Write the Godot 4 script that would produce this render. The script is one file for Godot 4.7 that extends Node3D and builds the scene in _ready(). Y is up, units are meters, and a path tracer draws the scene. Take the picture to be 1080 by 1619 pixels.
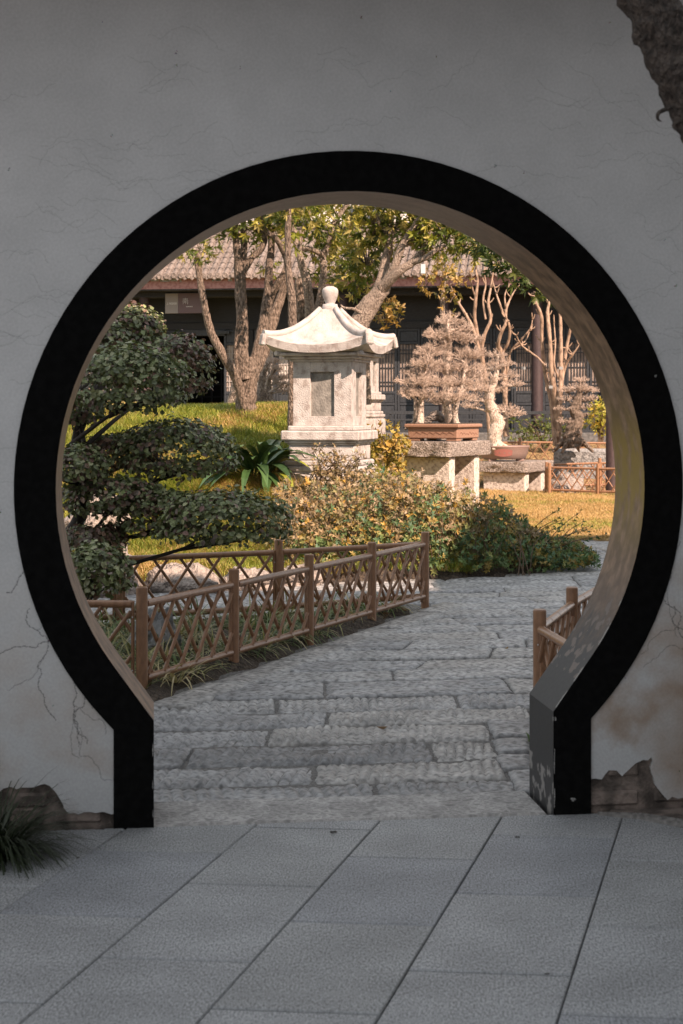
extends Node3D

# ---------------------------------------------------------------- mesh collector
class MB:
	var v := PackedVector3Array()
	var n := PackedVector3Array()
	var uv := PackedVector2Array()
	var idx := PackedInt32Array()

	func vert(p: Vector3, nn: Vector3, t := Vector2.ZERO) -> int:
		v.push_back(p); n.push_back(nn); uv.push_back(t)
		return v.size() - 1

	func face(a: int, b: int, c: int) -> void:      # counter-clockwise seen from outside
		idx.push_back(a); idx.push_back(c); idx.push_back(b)

	func tri(a: Vector3, b: Vector3, c: Vector3) -> void:
		var nn := (b - a).cross(c - a).normalized()
		face(vert(a, nn, Vector2(a.x, a.y)), vert(b, nn, Vector2(b.x, b.y)), vert(c, nn, Vector2(c.x, c.y)))

	func quad(a: Vector3, b: Vector3, c: Vector3, d: Vector3) -> void:
		var nn := (c - a).cross(d - b).normalized()
		var i := vert(a, nn, Vector2(0, 0)); vert(b, nn, Vector2(1, 0)); vert(c, nn, Vector2(1, 1)); vert(d, nn, Vector2(0, 1))
		face(i, i + 1, i + 2); face(i, i + 2, i + 3)

	# box with chamfered edges, centred on t
	func box(t: Transform3D, s: Vector3, bev := 0.0) -> void:
		var h := s / 2.0
		var b := minf(bev, minf(h.x, minf(h.y, h.z)) * 0.49)
		var ax := [Vector3.RIGHT, Vector3.UP, Vector3.BACK]
		for k in 3:
			var e: Vector3 = ax[k]; var f: Vector3 = ax[(k + 1) % 3]; var g: Vector3 = ax[(k + 2) % 3]
			for sg in [1.0, -1.0]:
				var c: Vector3 = e * h[k] * sg
				var p := f * (h[(k + 1) % 3] - b); var q: Vector3 = g * (h[(k + 2) % 3] - b) * sg
				quad(t * (c - p - q), t * (c + p - q), t * (c + p + q), t * (c - p + q))
			if b > 0.0:
				for s1 in [1.0, -1.0]:
					for s2 in [1.0, -1.0]:
						var l := e * (h[k] - b)
						var a1: Vector3 = f * h[(k + 1) % 3] * s1 + g * (h[(k + 2) % 3] - b) * s2
						var a2: Vector3 = f * (h[(k + 1) % 3] - b) * s1 + g * h[(k + 2) % 3] * s2
						if s1 * s2 > 0:
							quad(t * (a2 - l), t * (a2 + l), t * (a1 + l), t * (a1 - l))
						else:
							quad(t * (a1 - l), t * (a1 + l), t * (a2 + l), t * (a2 - l))
		if b > 0.0:
			for x in [1.0, -1.0]:
				for y in [1.0, -1.0]:
					for z in [1.0, -1.0]:
						var pa := t * Vector3(x * h.x, y * (h.y - b), z * (h.z - b))
						var pb := t * Vector3(x * (h.x - b), y * h.y, z * (h.z - b))
						var pc := t * Vector3(x * (h.x - b), y * (h.y - b), z * h.z)
						if x * y * z > 0: tri(pa, pb, pc)
						else: tri(pa, pc, pb)

	func bar(a: Vector3, b: Vector3, w: float, h: float, bev := 0.0) -> void:
		var d := b - a
		var z := d.normalized()
		var up := Vector3.UP if absf(z.y) < 0.98 else Vector3.RIGHT
		var x := up.cross(z).normalized()
		var y := z.cross(x)
		box(Transform3D(Basis(x, y, z), (a + b) / 2.0), Vector3(w, h, d.length()), bev)

	func tube(p: PackedVector3Array, r: PackedFloat32Array, sides := 8, cap := true, rough := 0.0, noise: FastNoiseLite = null) -> void:
		var m := p.size()
		var t0 := (p[1] - p[0]).normalized()
		var up := Vector3.UP if absf(t0.y) < 0.9 else Vector3.RIGHT
		var x := up.cross(t0).normalized()
		var along := 0.0
		var first := v.size()
		for i in m:
			var t := (p[mini(i + 1, m - 1)] - p[maxi(i - 1, 0)]).normalized()
			x = (x - t * x.dot(t)).normalized()
			var y := t.cross(x)
			if i > 0: along += p[i].distance_to(p[i - 1])
			for k in sides + 1:
				var a := TAU * k / sides
				var dir := x * cos(a) + y * sin(a)
				var rr := r[i]
				if noise: rr *= 1.0 + rough * noise.get_noise_3dv(p[i] + dir * r[i])
				vert(p[i] + dir * rr, dir, Vector2(float(k) / sides, along))
		for i in m - 1:
			for k in sides:
				var a := first + i * (sides + 1) + k
				var b := a + sides + 1
				face(a, a + 1, b + 1); face(a, b + 1, b)
		if rough > 0.0: renormal(first, m, sides)
		if cap:
			for e in [0, m - 1]:
				var t := (p[1] - p[0]).normalized() * -1.0 if e == 0 else (p[m - 1] - p[m - 2]).normalized()
				var c := vert(p[e], t)
				var ring := v.size()
				for k in sides + 1: vert(v[first + e * (sides + 1) + k], t)
				for k in sides:
					if e == 0: face(c, ring + k + 1, ring + k)
					else: face(c, ring + k, ring + k + 1)

	func renormal(first: int, m: int, sides: int) -> void:
		for i in m:
			for k in sides + 1:
				var w := sides + 1
				var l := v[first + i * w + (k - 1 if k > 0 else sides - 1)]
				var rt := v[first + i * w + (k + 1 if k < sides else 1)]
				var dn := v[first + maxi(i - 1, 0) * w + k]
				var upv := v[first + mini(i + 1, m - 1) * w + k]
				var nn := (rt - l).cross(upv - dn)
				if nn.length() > 1e-12: n[first + i * w + k] = nn.normalized()

	# profile of (radius, height), turned about y
	func lathe(t: Transform3D, prof: Array, seg := 16) -> void:
		var first := v.size()
		for i in prof.size():
			var a: Vector2 = prof[maxi(i - 1, 0)]; var b: Vector2 = prof[mini(i + 1, prof.size() - 1)]
			var d := (b - a).normalized()
			for k in seg + 1:
				var an := TAU * k / seg
				var c := Vector3(cos(an), 0, -sin(an))
				vert(t * (c * prof[i].x + Vector3.UP * prof[i].y), (t.basis * (c * d.y - Vector3.UP * d.x)).normalized(), Vector2(float(k) / seg, prof[i].y))
		for i in prof.size() - 1:
			for k in seg:
				var a := first + i * (seg + 1) + k
				var b := a + seg + 1
				face(a, a + 1, b + 1); face(a, b + 1, b)

	# convex outline on the ground (x, z), from y0 up to y1 with a chamfered top edge
	func slab(poly: PackedVector2Array, y0: float, y1: float, bev: float) -> void:
		var pl := poly.duplicate()
		var area := 0.0
		for i in pl.size(): area += pl[i].cross(pl[(i + 1) % pl.size()])
		if area < 0: pl.reverse()
		var c := Vector2.ZERO
		for p in pl: c += p / pl.size()
		var m := pl.size()
		var top := PackedVector3Array()
		for p in pl:
			var q: Vector2 = p + (c - p).normalized() * bev * 1.4
			top.push_back(Vector3(q.x, y1, q.y))
		for i in m:
			var j := (i + 1) % m
			var a := Vector3(pl[i].x, y1 - bev, pl[i].y); var b := Vector3(pl[j].x, y1 - bev, pl[j].y)
			quad(a, top[i], top[j], b)
			quad(Vector3(a.x, y0, a.z), a, b, Vector3(b.x, y0, b.z))
		for i in range(1, m - 1): tri(top[0], top[i + 1], top[i])

	# outline (x, y) pushed along z from z0 (back) to z1 (front)
	func plate(poly: PackedVector2Array, z0: float, z1: float, back := true) -> void:
		var pl := poly.duplicate()
		var ti := Geometry2D.triangulate_polygon(pl)
		for k in range(0, ti.size(), 3):
			var a := pl[ti[k]]; var b := pl[ti[k + 1]]; var c := pl[ti[k + 2]]
			var s := 1.0 if (b - a).cross(c - a) > 0 else -1.0
			var i := vert(Vector3(a.x, a.y, z1), Vector3.BACK, a); vert(Vector3(b.x, b.y, z1), Vector3.BACK, b); vert(Vector3(c.x, c.y, z1), Vector3.BACK, c)
			if s > 0: face(i, i + 1, i + 2)
			else: face(i, i + 2, i + 1)
			if back:
				var j := vert(Vector3(a.x, a.y, z0), Vector3.FORWARD, a); vert(Vector3(b.x, b.y, z0), Vector3.FORWARD, b); vert(Vector3(c.x, c.y, z0), Vector3.FORWARD, c)
				if s > 0: face(j, j + 2, j + 1)
				else: face(j, j + 1, j + 2)
		var area := 0.0
		for i in pl.size(): area += pl[i].cross(pl[(i + 1) % pl.size()])
		for i in pl.size():
			var a := pl[i]; var b := pl[(i + 1) % pl.size()]
			if area > 0: quad(Vector3(a.x, a.y, z0), Vector3(b.x, b.y, z0), Vector3(b.x, b.y, z1), Vector3(a.x, a.y, z1))
			else: quad(Vector3(b.x, b.y, z0), Vector3(a.x, a.y, z0), Vector3(a.x, a.y, z1), Vector3(b.x, b.y, z1))

	func mesh() -> ArrayMesh:
		var arr := []
		arr.resize(Mesh.ARRAY_MAX)
		arr[Mesh.ARRAY_VERTEX] = v; arr[Mesh.ARRAY_NORMAL] = n; arr[Mesh.ARRAY_TEX_UV] = uv; arr[Mesh.ARRAY_INDEX] = idx
		var m := ArrayMesh.new()
		m.add_surface_from_arrays(Mesh.PRIMITIVE_TRIANGLES, arr)
		return m

# ---------------------------------------------------------------- node helpers
const F := 2500.0        # focal length in photo pixels (1080 x 1619)
const EYE := 1.5
const HORIZON := 645.0
var M := {}
var rng := RandomNumberGenerator.new()

func spot(px: float, py: float, d: float) -> Vector3:
	return Vector3((px - 540.0) / F * d, EYE - (py - HORIZON) / F * d, -d)

func rnd(a: float, b: float) -> float: return rng.randf_range(a, b)

func put(called: String, shape, material: Material, parent: Node = self) -> MeshInstance3D:
	var o := MeshInstance3D.new()
	o.name = called
	o.mesh = shape.mesh() if shape is MB else shape
	o.material_override = material
	parent.add_child(o, true)
	return o

func tag(o: Node, label: String, category: String, group := "") -> Node:
	o.set_meta("label", label); o.set_meta("category", category)
	if group: o.set_meta("group", group)
	return o

func thing(called: String, label: String, category: String, at := Vector3.ZERO, turn := 0.0, group := "") -> Node3D:
	var o := Node3D.new()
	o.name = called
	add_child(o, true)
	o.position = at; o.rotation.y = turn
	tag(o, label, category, group)
	return o

func structure(o: Node) -> Node:
	o.set_meta("kind", "structure"); return o

func stuff(o: Node) -> Node:
	o.set_meta("kind", "stuff"); return o

func many(called: String, shape: Mesh, material: Material, at: Array, colors: Array, parent: Node = self) -> MultiMeshInstance3D:
	var mm := MultiMesh.new()
	mm.transform_format = MultiMesh.TRANSFORM_3D
	mm.use_colors = true
	mm.mesh = shape
	mm.instance_count = at.size()
	for i in at.size():
		mm.set_instance_transform(i, at[i]); mm.set_instance_color(i, colors[i])
	var o := MultiMeshInstance3D.new()
	o.name = called
	o.multimesh = mm
	o.material_override = material
	parent.add_child(o, true)
	stuff(o)
	return o

# a smooth run through the points, with radii: [points, radii]
func curve(pts: Array, rad: Array, per := 5) -> Array:
	var p := PackedVector3Array(); var r := PackedFloat32Array()
	var m := pts.size()
	for i in m - 1:
		var a: Vector3 = pts[maxi(i - 1, 0)]; var b: Vector3 = pts[i]; var c: Vector3 = pts[i + 1]; var d: Vector3 = pts[mini(i + 2, m - 1)]
		for k in per:
			var t := float(k) / per
			p.push_back(b.cubic_interpolate(c, a, d, t)); r.push_back(lerpf(rad[i], rad[i + 1], t))
	p.push_back(pts[m - 1]); r.push_back(rad[m - 1])
	return [p, r]

func limb(mb: MB, pts: Array, rad: Array, sides := 8, per := 5, rough := 0.0) -> void:
	var c := curve(pts, rad, per)
	mb.tube(c[0], c[1], sides, true, rough, bark_noise if rough > 0.0 else null)

func rod(mb: MB, a: Vector3, b: Vector3, r: float, sides := 8) -> void:
	mb.tube(PackedVector3Array([a, b]), PackedFloat32Array([r, r]), sides)

var bark_noise := FastNoiseLite.new()

# ---------------------------------------------------------------- materials
func lin(c: Color) -> Color: return c.linear_to_srgb()

func plain(c: Color, rough := 0.8, metal := 0.0) -> StandardMaterial3D:
	var m := StandardMaterial3D.new()
	m.albedo_color = lin(c); m.roughness = rough; m.metallic = metal
	return m

var noise_seed := 10
func noise_tex(freq: float, oct := 4, ramp: Gradient = null, kind := FastNoiseLite.TYPE_SIMPLEX_SMOOTH, size := 512) -> NoiseTexture2D:
	var nz := FastNoiseLite.new()
	noise_seed += 1
	nz.seed = noise_seed; nz.noise_type = kind; nz.frequency = freq; nz.fractal_octaves = oct
	var t := NoiseTexture2D.new()
	t.width = size; t.height = size; t.seamless = true; t.noise = nz
	if ramp: t.color_ramp = ramp
	return t

func ramp(stops: Array, lo := 0.22, hi := 0.78) -> Gradient:
	var g := Gradient.new()
	var o := PackedFloat32Array(); var c := PackedColorArray()
	for i in stops.size():
		o.push_back(lo + (hi - lo) * i / maxf(stops.size() - 1, 1)); c.push_back(lin(stops[i]))
	g.offsets = o; g.colors = c
	return g

# colour noise + relief noise (centimetres), triplanar; big: a second, larger multiply layer
func noisy(stops: Array, freq: float, scale: Vector3, rough := 0.85, relief := 0.0, relief_freq := 0.05, world := true, big := 0.0, big_scale := 0.25) -> StandardMaterial3D:
	var m := StandardMaterial3D.new()
	m.albedo_texture = noise_tex(freq, 5, ramp(stops))
	m.roughness = rough
	m.uv1_triplanar = true; m.uv1_world_triplanar = world; m.uv1_scale = scale
	if relief != 0.0:
		m.heightmap_enabled = true; m.heightmap_texture = noise_tex(relief_freq, 5); m.heightmap_scale = relief
	if big > 0.0:
		m.detail_enabled = true; m.detail_blend_mode = BaseMaterial3D.BLEND_MODE_MUL
		m.detail_albedo = noise_tex(0.012, 4, ramp([Color(1 - big, 1 - big, 1 - big), Color(1, 1, 1)]))
		m.detail_uv_layer = BaseMaterial3D.DETAIL_UV_2
		m.uv2_triplanar = true; m.uv2_world_triplanar = world; m.uv2_scale = Vector3.ONE * big_scale
	return m

func leafy(rough := 0.5, back := 0.5) -> StandardMaterial3D:
	var m := StandardMaterial3D.new()
	m.vertex_color_use_as_albedo = true
	m.roughness = rough
	m.backlight_enabled = back > 0.0
	m.backlight = lin(Color(back, back, back * 0.6))
	return m

func grey(v: float, warm := 0.0) -> Color: return Color(v * (1 + warm), v, v * (1 - warm))

func make_materials() -> void:
	bark_noise.seed = 5; bark_noise.frequency = 9.0; bark_noise.fractal_octaves = 3
	M.granite = noisy([grey(0.14, -0.03), grey(0.275, -0.03), grey(0.335, -0.03), grey(0.44, -0.03)], 0.085, Vector3(3.0, 3.0, 1.15), 0.6, 0.03, 0.2, true, 0.22, 0.35)
	M.granite_b = M.granite.duplicate(); M.granite_b.albedo_color = lin(Color(0.86, 0.87, 0.9)); M.granite_b.uv1_offset = Vector3(0.3, 0.1, 0.7)
	M.granite_c = M.granite.duplicate(); M.granite_c.albedo_color = lin(Color(0.95, 0.95, 0.94)); M.granite_c.uv1_offset = Vector3(0.6, 0.4, 0.2)
	M.threshold = noisy([grey(0.22, 0.03), grey(0.36, 0.03), grey(0.5, 0.03), grey(0.24, 0.03), grey(0.4, 0.03)], 0.018, Vector3(1.5, 1.5, 2.2), 0.7, 0.3, 0.05, true, 0.3, 0.8)
	M.joint = noisy([grey(0.02), grey(0.05, 0.05)], 0.05, Vector3.ONE, 0.95)
	M.stone = noisy([grey(0.12, 0.01), grey(0.33, 0.01), grey(0.42, 0.01), grey(0.56, 0.01)], 0.03, Vector3.ONE * 1.3, 0.5, 0.25, 0.12, true, 0.38, 0.5)
	M.stone_b = M.stone.duplicate(); M.stone_b.albedo_color = lin(Color(0.84, 0.85, 0.87)); M.stone_b.uv1_offset = Vector3(0.37, 0.2, 0.61)
	M.stone_c = M.stone.duplicate(); M.stone_c.albedo_color = lin(Color(1.0, 0.98, 0.95)); M.stone_c.uv1_offset = Vector3(0.71, 0.5, 0.13)
	M.stone_d = M.stone.duplicate(); M.stone_d.albedo_color = lin(Color(0.60, 0.61, 0.63)); M.stone_d.uv1_offset = Vector3(0.17, 0.8, 0.43)
	M.mortar = noisy([grey(0.08, 0.05), grey(0.20, 0.05)], 0.04, Vector3.ONE * 2.0, 0.95, 0.4)
	M.soil = noisy([Color(0.03, 0.022, 0.016), Color(0.07, 0.05, 0.035), Color(0.11, 0.085, 0.06)], 0.04, Vector3.ONE * 1.5, 0.95, 1.5, 0.06)
	M.straw_turf = noisy([Color(0.17, 0.11, 0.05), Color(0.32, 0.21, 0.09), Color(0.40, 0.27, 0.12)], 0.03, Vector3.ONE * 0.6, 0.95, 1.5, 0.08)
	M.turf = noisy([Color(0.10, 0.09, 0.025), Color(0.2, 0.17, 0.045), Color(0.27, 0.2, 0.07)], 0.03, Vector3.ONE * 0.6, 0.95, 1.5, 0.08)
	M.black_paint = noisy([grey(0.0022), grey(0.0045)], 0.03, Vector3.ONE * 1.5, 0.85, 0.12, 0.05, false)
	M.black_paint.metallic_specular = 0.18
	M.substrate = noisy([Color(0.05, 0.04, 0.034), Color(0.11, 0.088, 0.075), Color(0.19, 0.15, 0.13)], 0.012, Vector3(1.5, 1.5, 1.5), 0.95, 0.35, 0.08, false)
	M.white_plaster = noisy([grey(0.5), grey(0.62)], 0.02, Vector3.ONE * 0.6, 0.9, 0.2, 0.03, false)
	M.brown_metal = noisy([Color(0.23, 0.122, 0.068), Color(0.33, 0.18, 0.102)], 0.02, Vector3(3.0, 1.2, 3.0), 0.3, 0.03, 0.2, false)
	M.steel = plain(grey(0.5), 0.3, 0.9)
	M.marble = noisy([Color(0.33, 0.285, 0.26), Color(0.45, 0.415, 0.39), Color(0.49, 0.455, 0.43), Color(0.52, 0.485, 0.46)], 0.014, Vector3(1.0, 0.8, 1.0), 0.8, 0.6, 0.12, false, 0.2, 0.9)
	M.marble_dark = noisy([Color(0.16, 0.15, 0.135), Color(0.26, 0.245, 0.22)], 0.02, Vector3(1.0, 0.7, 1.0), 0.85, 0.5, 0.08, false)
	M.rough_stone = noisy([Color(0.13, 0.105, 0.09), Color(0.29, 0.245, 0.215), Color(0.40, 0.35, 0.31)], 0.03, Vector3.ONE * 1.4, 0.9, 2.5, 0.05, false)
	M.pale_stone = noisy([Color(0.32, 0.27, 0.24), Color(0.55, 0.49, 0.44), Color(0.62, 0.56, 0.51)], 0.02, Vector3.ONE * 1.2, 0.85, 0.8, 0.06, false)
	M.rock = noisy([Color(0.16, 0.14, 0.12), Color(0.3, 0.26, 0.23), Color(0.42, 0.37, 0.33)], 0.02, Vector3.ONE * 1.4, 0.9, 2.0, 0.04)
	M.grey_rock = noisy([grey(0.13), grey(0.27), grey(0.36)], 0.02, Vector3.ONE * 1.1, 0.9, 1.5, 0.04)
	M.bark = noisy([Color(0.04, 0.03, 0.022), Color(0.13, 0.095, 0.07), Color(0.2, 0.15, 0.115), Color(0.3, 0.235, 0.19)], 0.03, Vector3(2.4, 0.8, 2.4), 0.9, 3.0, 0.05)
	M.bark_pale = noisy([Color(0.09, 0.068, 0.052), Color(0.24, 0.185, 0.15), Color(0.31, 0.25, 0.2), Color(0.4, 0.33, 0.27)], 0.03, Vector3(2.4, 1.4, 2.4), 0.9, 2.5, 0.05)
	M.bark_dark = noisy([Color(0.02, 0.016, 0.013), Color(0.055, 0.042, 0.035), Color(0.1, 0.08, 0.065)], 0.02, Vector3(4.5, 2.6, 4.5), 0.9, 3.0, 0.03)
	M.bark_smooth = noisy([Color(0.13, 0.085, 0.055), Color(0.30, 0.205, 0.145), Color(0.40, 0.29, 0.21)], 0.02, Vector3(1.4, 0.6, 1.4), 0.75, 0.5, 0.04)
	M.bonsai_bark = noisy([Color(0.2, 0.15, 0.12), Color(0.52, 0.43, 0.36), Color(0.6, 0.51, 0.43)], 0.03, Vector3(2.2, 1.3, 2.2), 0.9, 1.5, 0.05)
	M.twig = plain(Color(0.50, 0.395, 0.325), 0.85)
	M.dark_twig = plain(Color(0.03, 0.023, 0.018), 0.85)
	M.tan_twig = plain(Color(0.13, 0.09, 0.06), 0.85)
	M.leaf = leafy(0.45, 0.75)
	M.gloss_leaf = leafy(0.45, 0.3)
	M.dry_leaf = leafy(0.6, 0.45)
	M.grass = leafy(0.55, 0.5)
	M.clay = noisy([Color(0.24, 0.135, 0.09), Color(0.32, 0.185, 0.125)], 0.03, Vector3.ONE * 2.0, 0.6, 0.1, 0.05, false)
	M.clay_dark = noisy([Color(0.10, 0.06, 0.05), Color(0.14, 0.085, 0.07)], 0.03, Vector3.ONE * 2.0, 0.5, 0.1, 0.05, false)
	M.pink_clay = noisy([Color(0.22, 0.15, 0.13), Color(0.28, 0.2, 0.17)], 0.03, Vector3.ONE * 2.0, 0.45, 0.1, 0.05, false)
	M.red_glaze = plain(Color(0.26, 0.10, 0.085), 0.45)
	M.ink = plain(Color(0.16, 0.075, 0.045), 0.7)
	M.roof_tile = noisy([Color(0.11, 0.09, 0.08), Color(0.25, 0.205, 0.18), Color(0.33, 0.275, 0.24)], 0.04, Vector3(0.9, 0.9, 0.9), 0.9, 0.8, 0.06, true, 0.35, 0.3)
	M.pink_paint = noisy([Color(0.26, 0.12, 0.11), Color(0.38, 0.20, 0.19), Color(0.40, 0.23, 0.215)], 0.03, Vector3(0.7, 0.7, 0.7), 0.7, 0.1)
	M.chipped = noisy([Color(0.2, 0.22, 0.22), Color(0.42, 0.46, 0.46)], 0.05, Vector3.ONE, 0.9)
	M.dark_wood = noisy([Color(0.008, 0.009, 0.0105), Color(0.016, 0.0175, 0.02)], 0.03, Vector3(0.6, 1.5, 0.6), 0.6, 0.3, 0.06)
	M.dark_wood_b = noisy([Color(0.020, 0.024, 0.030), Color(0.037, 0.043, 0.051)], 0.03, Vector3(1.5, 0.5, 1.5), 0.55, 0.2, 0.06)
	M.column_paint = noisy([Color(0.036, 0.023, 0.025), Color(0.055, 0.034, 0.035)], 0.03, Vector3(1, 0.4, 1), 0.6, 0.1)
	M.window_paper = noisy([Color(0.18, 0.14, 0.12), Color(0.42, 0.34, 0.29)], 0.02, Vector3(0.7, 0.3, 0.7), 0.8)
	M.window_white = noisy([Color(0.5, 0.45, 0.4), Color(0.62, 0.57, 0.52)], 0.02, Vector3.ONE * 0.4, 0.8)
	M.lattice_pale = plain(Color(0.36, 0.33, 0.31), 0.7)
	M.chip = noisy([grey(0.10), grey(0.3, 0.04)], 0.05, Vector3.ONE * 4.0, 0.9)
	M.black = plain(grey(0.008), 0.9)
	M.sign_grey = plain(Color(0.24, 0.215, 0.2), 0.6)
	M.sign_plum = plain(Color(0.115, 0.075, 0.078), 0.6)
	M.sign_white = plain(grey(0.6), 0.6)
	M.pale_wall = noisy([Color(0.6, 0.57, 0.53), Color(0.72, 0.69, 0.65)], 0.02, Vector3.ONE * 0.2, 0.9)
	M.grey_brick = noisy([grey(0.08), grey(0.16)], 0.03, Vector3.ONE * 0.8, 0.9, 0.5)
	M.glass_dark = plain(Color(0.05, 0.06, 0.07), 0.15)

# ---------------------------------------------------------------- leaf and blade meshes
func leaf_shape(mb: MB, t: Transform3D, length: float, width: float, droop := 0.15, cup := 0.2) -> void:
	# along +z, face up (+y)
	var s := [0.0, 0.35, 0.7, 1.0]
	var w := [0.06, 0.5, 0.36, 0.0]
	var mid := []; var lft := []; var rgt := []
	for i in 4:
		var z: float = s[i] * length
		var y: float = -droop * length * s[i] * s[i]
		mid.append(t * Vector3(0, y, z))
		lft.append(t * Vector3(-w[i] * width, y + cup * width * w[i], z))
		rgt.append(t * Vector3(w[i] * width, y + cup * width * w[i], z))
	for i in 3:
		if i == 2:
			mb.tri(lft[2], mid[3], mid[2])
			mb.tri(mid[2], mid[3], rgt[2])
		else:
			mb.quad(lft[i], lft[i + 1], mid[i + 1], mid[i])
			mb.quad(mid[i], mid[i + 1], rgt[i + 1], rgt[i])

func leaf_mesh(length: float, width: float, droop := 0.15, cup := 0.2) -> ArrayMesh:
	var mb := MB.new()
	leaf_shape(mb, Transform3D(), length, width, droop, cup)
	return mb.mesh()

# several leaves round the end of a twig that points along +z
func sprig_mesh(count: int, length: float, width: float, spread: float, stem := 0.0, sd := 1) -> ArrayMesh:
	var mb := MB.new()
	var g := RandomNumberGenerator.new(); g.seed = sd
	for i in count:
		var a := TAU * i / count + g.randf_range(-0.4, 0.4)
		var b := Basis(Vector3.BACK, a) * Basis(Vector3.RIGHT, g.randf_range(spread * 0.5, spread))
		var at := Vector3(0, 0, stem * (0.3 + 0.7 * float(i) / count))
		leaf_shape(mb, Transform3D(b, at), length * g.randf_range(0.75, 1.1), width * g.randf_range(0.8, 1.1), g.randf_range(0.05, 0.3))
	return mb.mesh()

func blade(mb: MB, at: Vector3, dir: Vector3, length: float, width: float, rise: float, droop: float, seg := 4) -> void:
	var p := at
	var side := Vector3.UP.cross(dir).normalized()
	var d := (dir + Vector3.UP * rise).normalized()
	var prev_l := p - side * width * 0.35; var prev_r := p + side * width * 0.35
	for i in seg:
		d = (d + Vector3.DOWN * droop / seg).normalized()
		p += d * length / seg
		var f := float(i + 1) / seg
		var w := width * 0.5 * (1.0 - f * f) * (1.0 if f > 0.2 else 0.9)
		var l := p - side * w; var r := p + side * w
		if i == seg - 1: mb.tri(prev_l, prev_r, p)
		else: mb.quad(prev_l, prev_r, r, l)
		prev_l = l; prev_r = r

func tuft_mesh(count: int, length: float, width: float, spread: float, droop: float, base: float, sd: int, seg := 4) -> ArrayMesh:
	var mb := MB.new()
	var g := RandomNumberGenerator.new(); g.seed = sd
	for i in count:
		var a := g.randf() * TAU
		var dir := Vector3(cos(a), 0, sin(a))
		blade(mb, dir * g.randf() * base, dir, length * g.randf_range(0.55, 1.1), width * g.randf_range(0.7, 1.2), g.randf_range(0.6, 2.2) / spread, droop * g.randf_range(0.5, 1.3), seg)
	return mb.mesh()

# a little tree of bare sticks growing along +y
func twigs_mesh(size: float, sd: int, r0 := 0.006) -> ArrayMesh:
	var mb := MB.new()
	var g := RandomNumberGenerator.new(); g.seed = sd
	var todo := [[Vector3.ZERO, Vector3.UP, size * 0.5, r0, 0]]
	while todo.size():
		var t: Array = todo.pop_back()
		var d: Vector3 = t[1]
		var e: Vector3 = t[0] + d * t[2]
		mb.tube(PackedVector3Array([t[0], e]), PackedFloat32Array([t[3], t[3] * 0.6]), 3, false)
		if t[4] < 3:
			for k in (3 if t[4] < 2 else 2):
				var nd := (d + Vector3(g.randf_range(-1, 1), g.randf_range(-0.3, 0.6), g.randf_range(-1, 1)) * 0.95).normalized()
				todo.append([e.lerp(t[0], g.randf() * 0.5), nd, t[2] * g.randf_range(0.5, 0.75), t[3] * 0.62, t[4] + 1])
	return mb.mesh()

func any_turn() -> Basis:
	return Basis(Quaternion(rng.randfn(), rng.randfn(), rng.randfn(), rng.randfn()).normalized())

func facing(dir: Vector3, roll: float) -> Basis:    # +z along dir, +y as high as can be, rolled
	var z := dir.normalized()
	var x := Vector3.UP.cross(z)
	x = x.normalized() if x.length() > 0.05 else Vector3.RIGHT
	return Basis(x, z.cross(x), z) * Basis(Vector3.BACK, roll)

func pick(cols: Array, vary := 0.25) -> Color:
	var c: Color = cols[rng.randi() % cols.size()]
	var k := rnd(1 - vary, 1 + vary)
	return Color(c.r * k, c.g * k, c.b * k)

# ---------------------------------------------------------------- the lie of the land
# the path's edges, as x at a given distance from the camera
const LEFT_EDGE := [[6.0, -1.05], [7.75, -1.02], [8.15, -0.99], [12.15, 0.70], [12.45, 0.55], [12.5, -3.6], [13.0, -3.6], [13.35, -0.7], [13.75, 0.1], [14.0, 1.0], [14.3, 1.75], [14.9, 2.2], [16.0, 2.25], [17.9, 2.3]]
const RIGHT_EDGE := [[6.0, 0.80], [6.7, 0.80], [7.3, 0.86], [8.5, 1.24], [10.0, 2.1], [12.0, 3.6], [14.0, 5.2], [18.0, 7.0]]

func edge(e: Array, d: float) -> float:
	if d <= e[0][0]: return e[0][1]
	for i in e.size() - 1:
		if d <= e[i + 1][0]:
			return lerpf(e[i][1], e[i + 1][1], (d - e[i][0]) / (e[i + 1][0] - e[i][0]))
	return e[-1][1]

func back_fence_x(d: float) -> float: return 0.63 - (12.0 - d) * 1.94

func on_path(x: float, d: float, grow := 0.0) -> bool:
	if d > 5.6 and d < 17.9 + grow and x > edge(LEFT_EDGE, d) - grow and x < edge(RIGHT_EDGE, d) + grow: return true
	return d > 10.9 and d < 13.0 and x < back_fence_x(d) - 0.05 + grow and x > -3.7 and d > 9.0

func land(x: float, d: float) -> float:
	var l := 1.46 * smoothstep(12.9, 20.8, d) * (1.0 - smoothstep(-0.1, 1.6, x + (d - 17.0) * 0.05))
	var far := 0.72 * smoothstep(28.6, 33.5, d)
	var h := maxf(l, far) + 0.02 * sin(x * 2.1 + d) * smoothstep(13.0, 15.0, d) + 0.025
	return h

func ground_y(x: float, d: float) -> float:
	return -0.06 if on_path(x, d, 0.03) else land(x, d)

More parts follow.
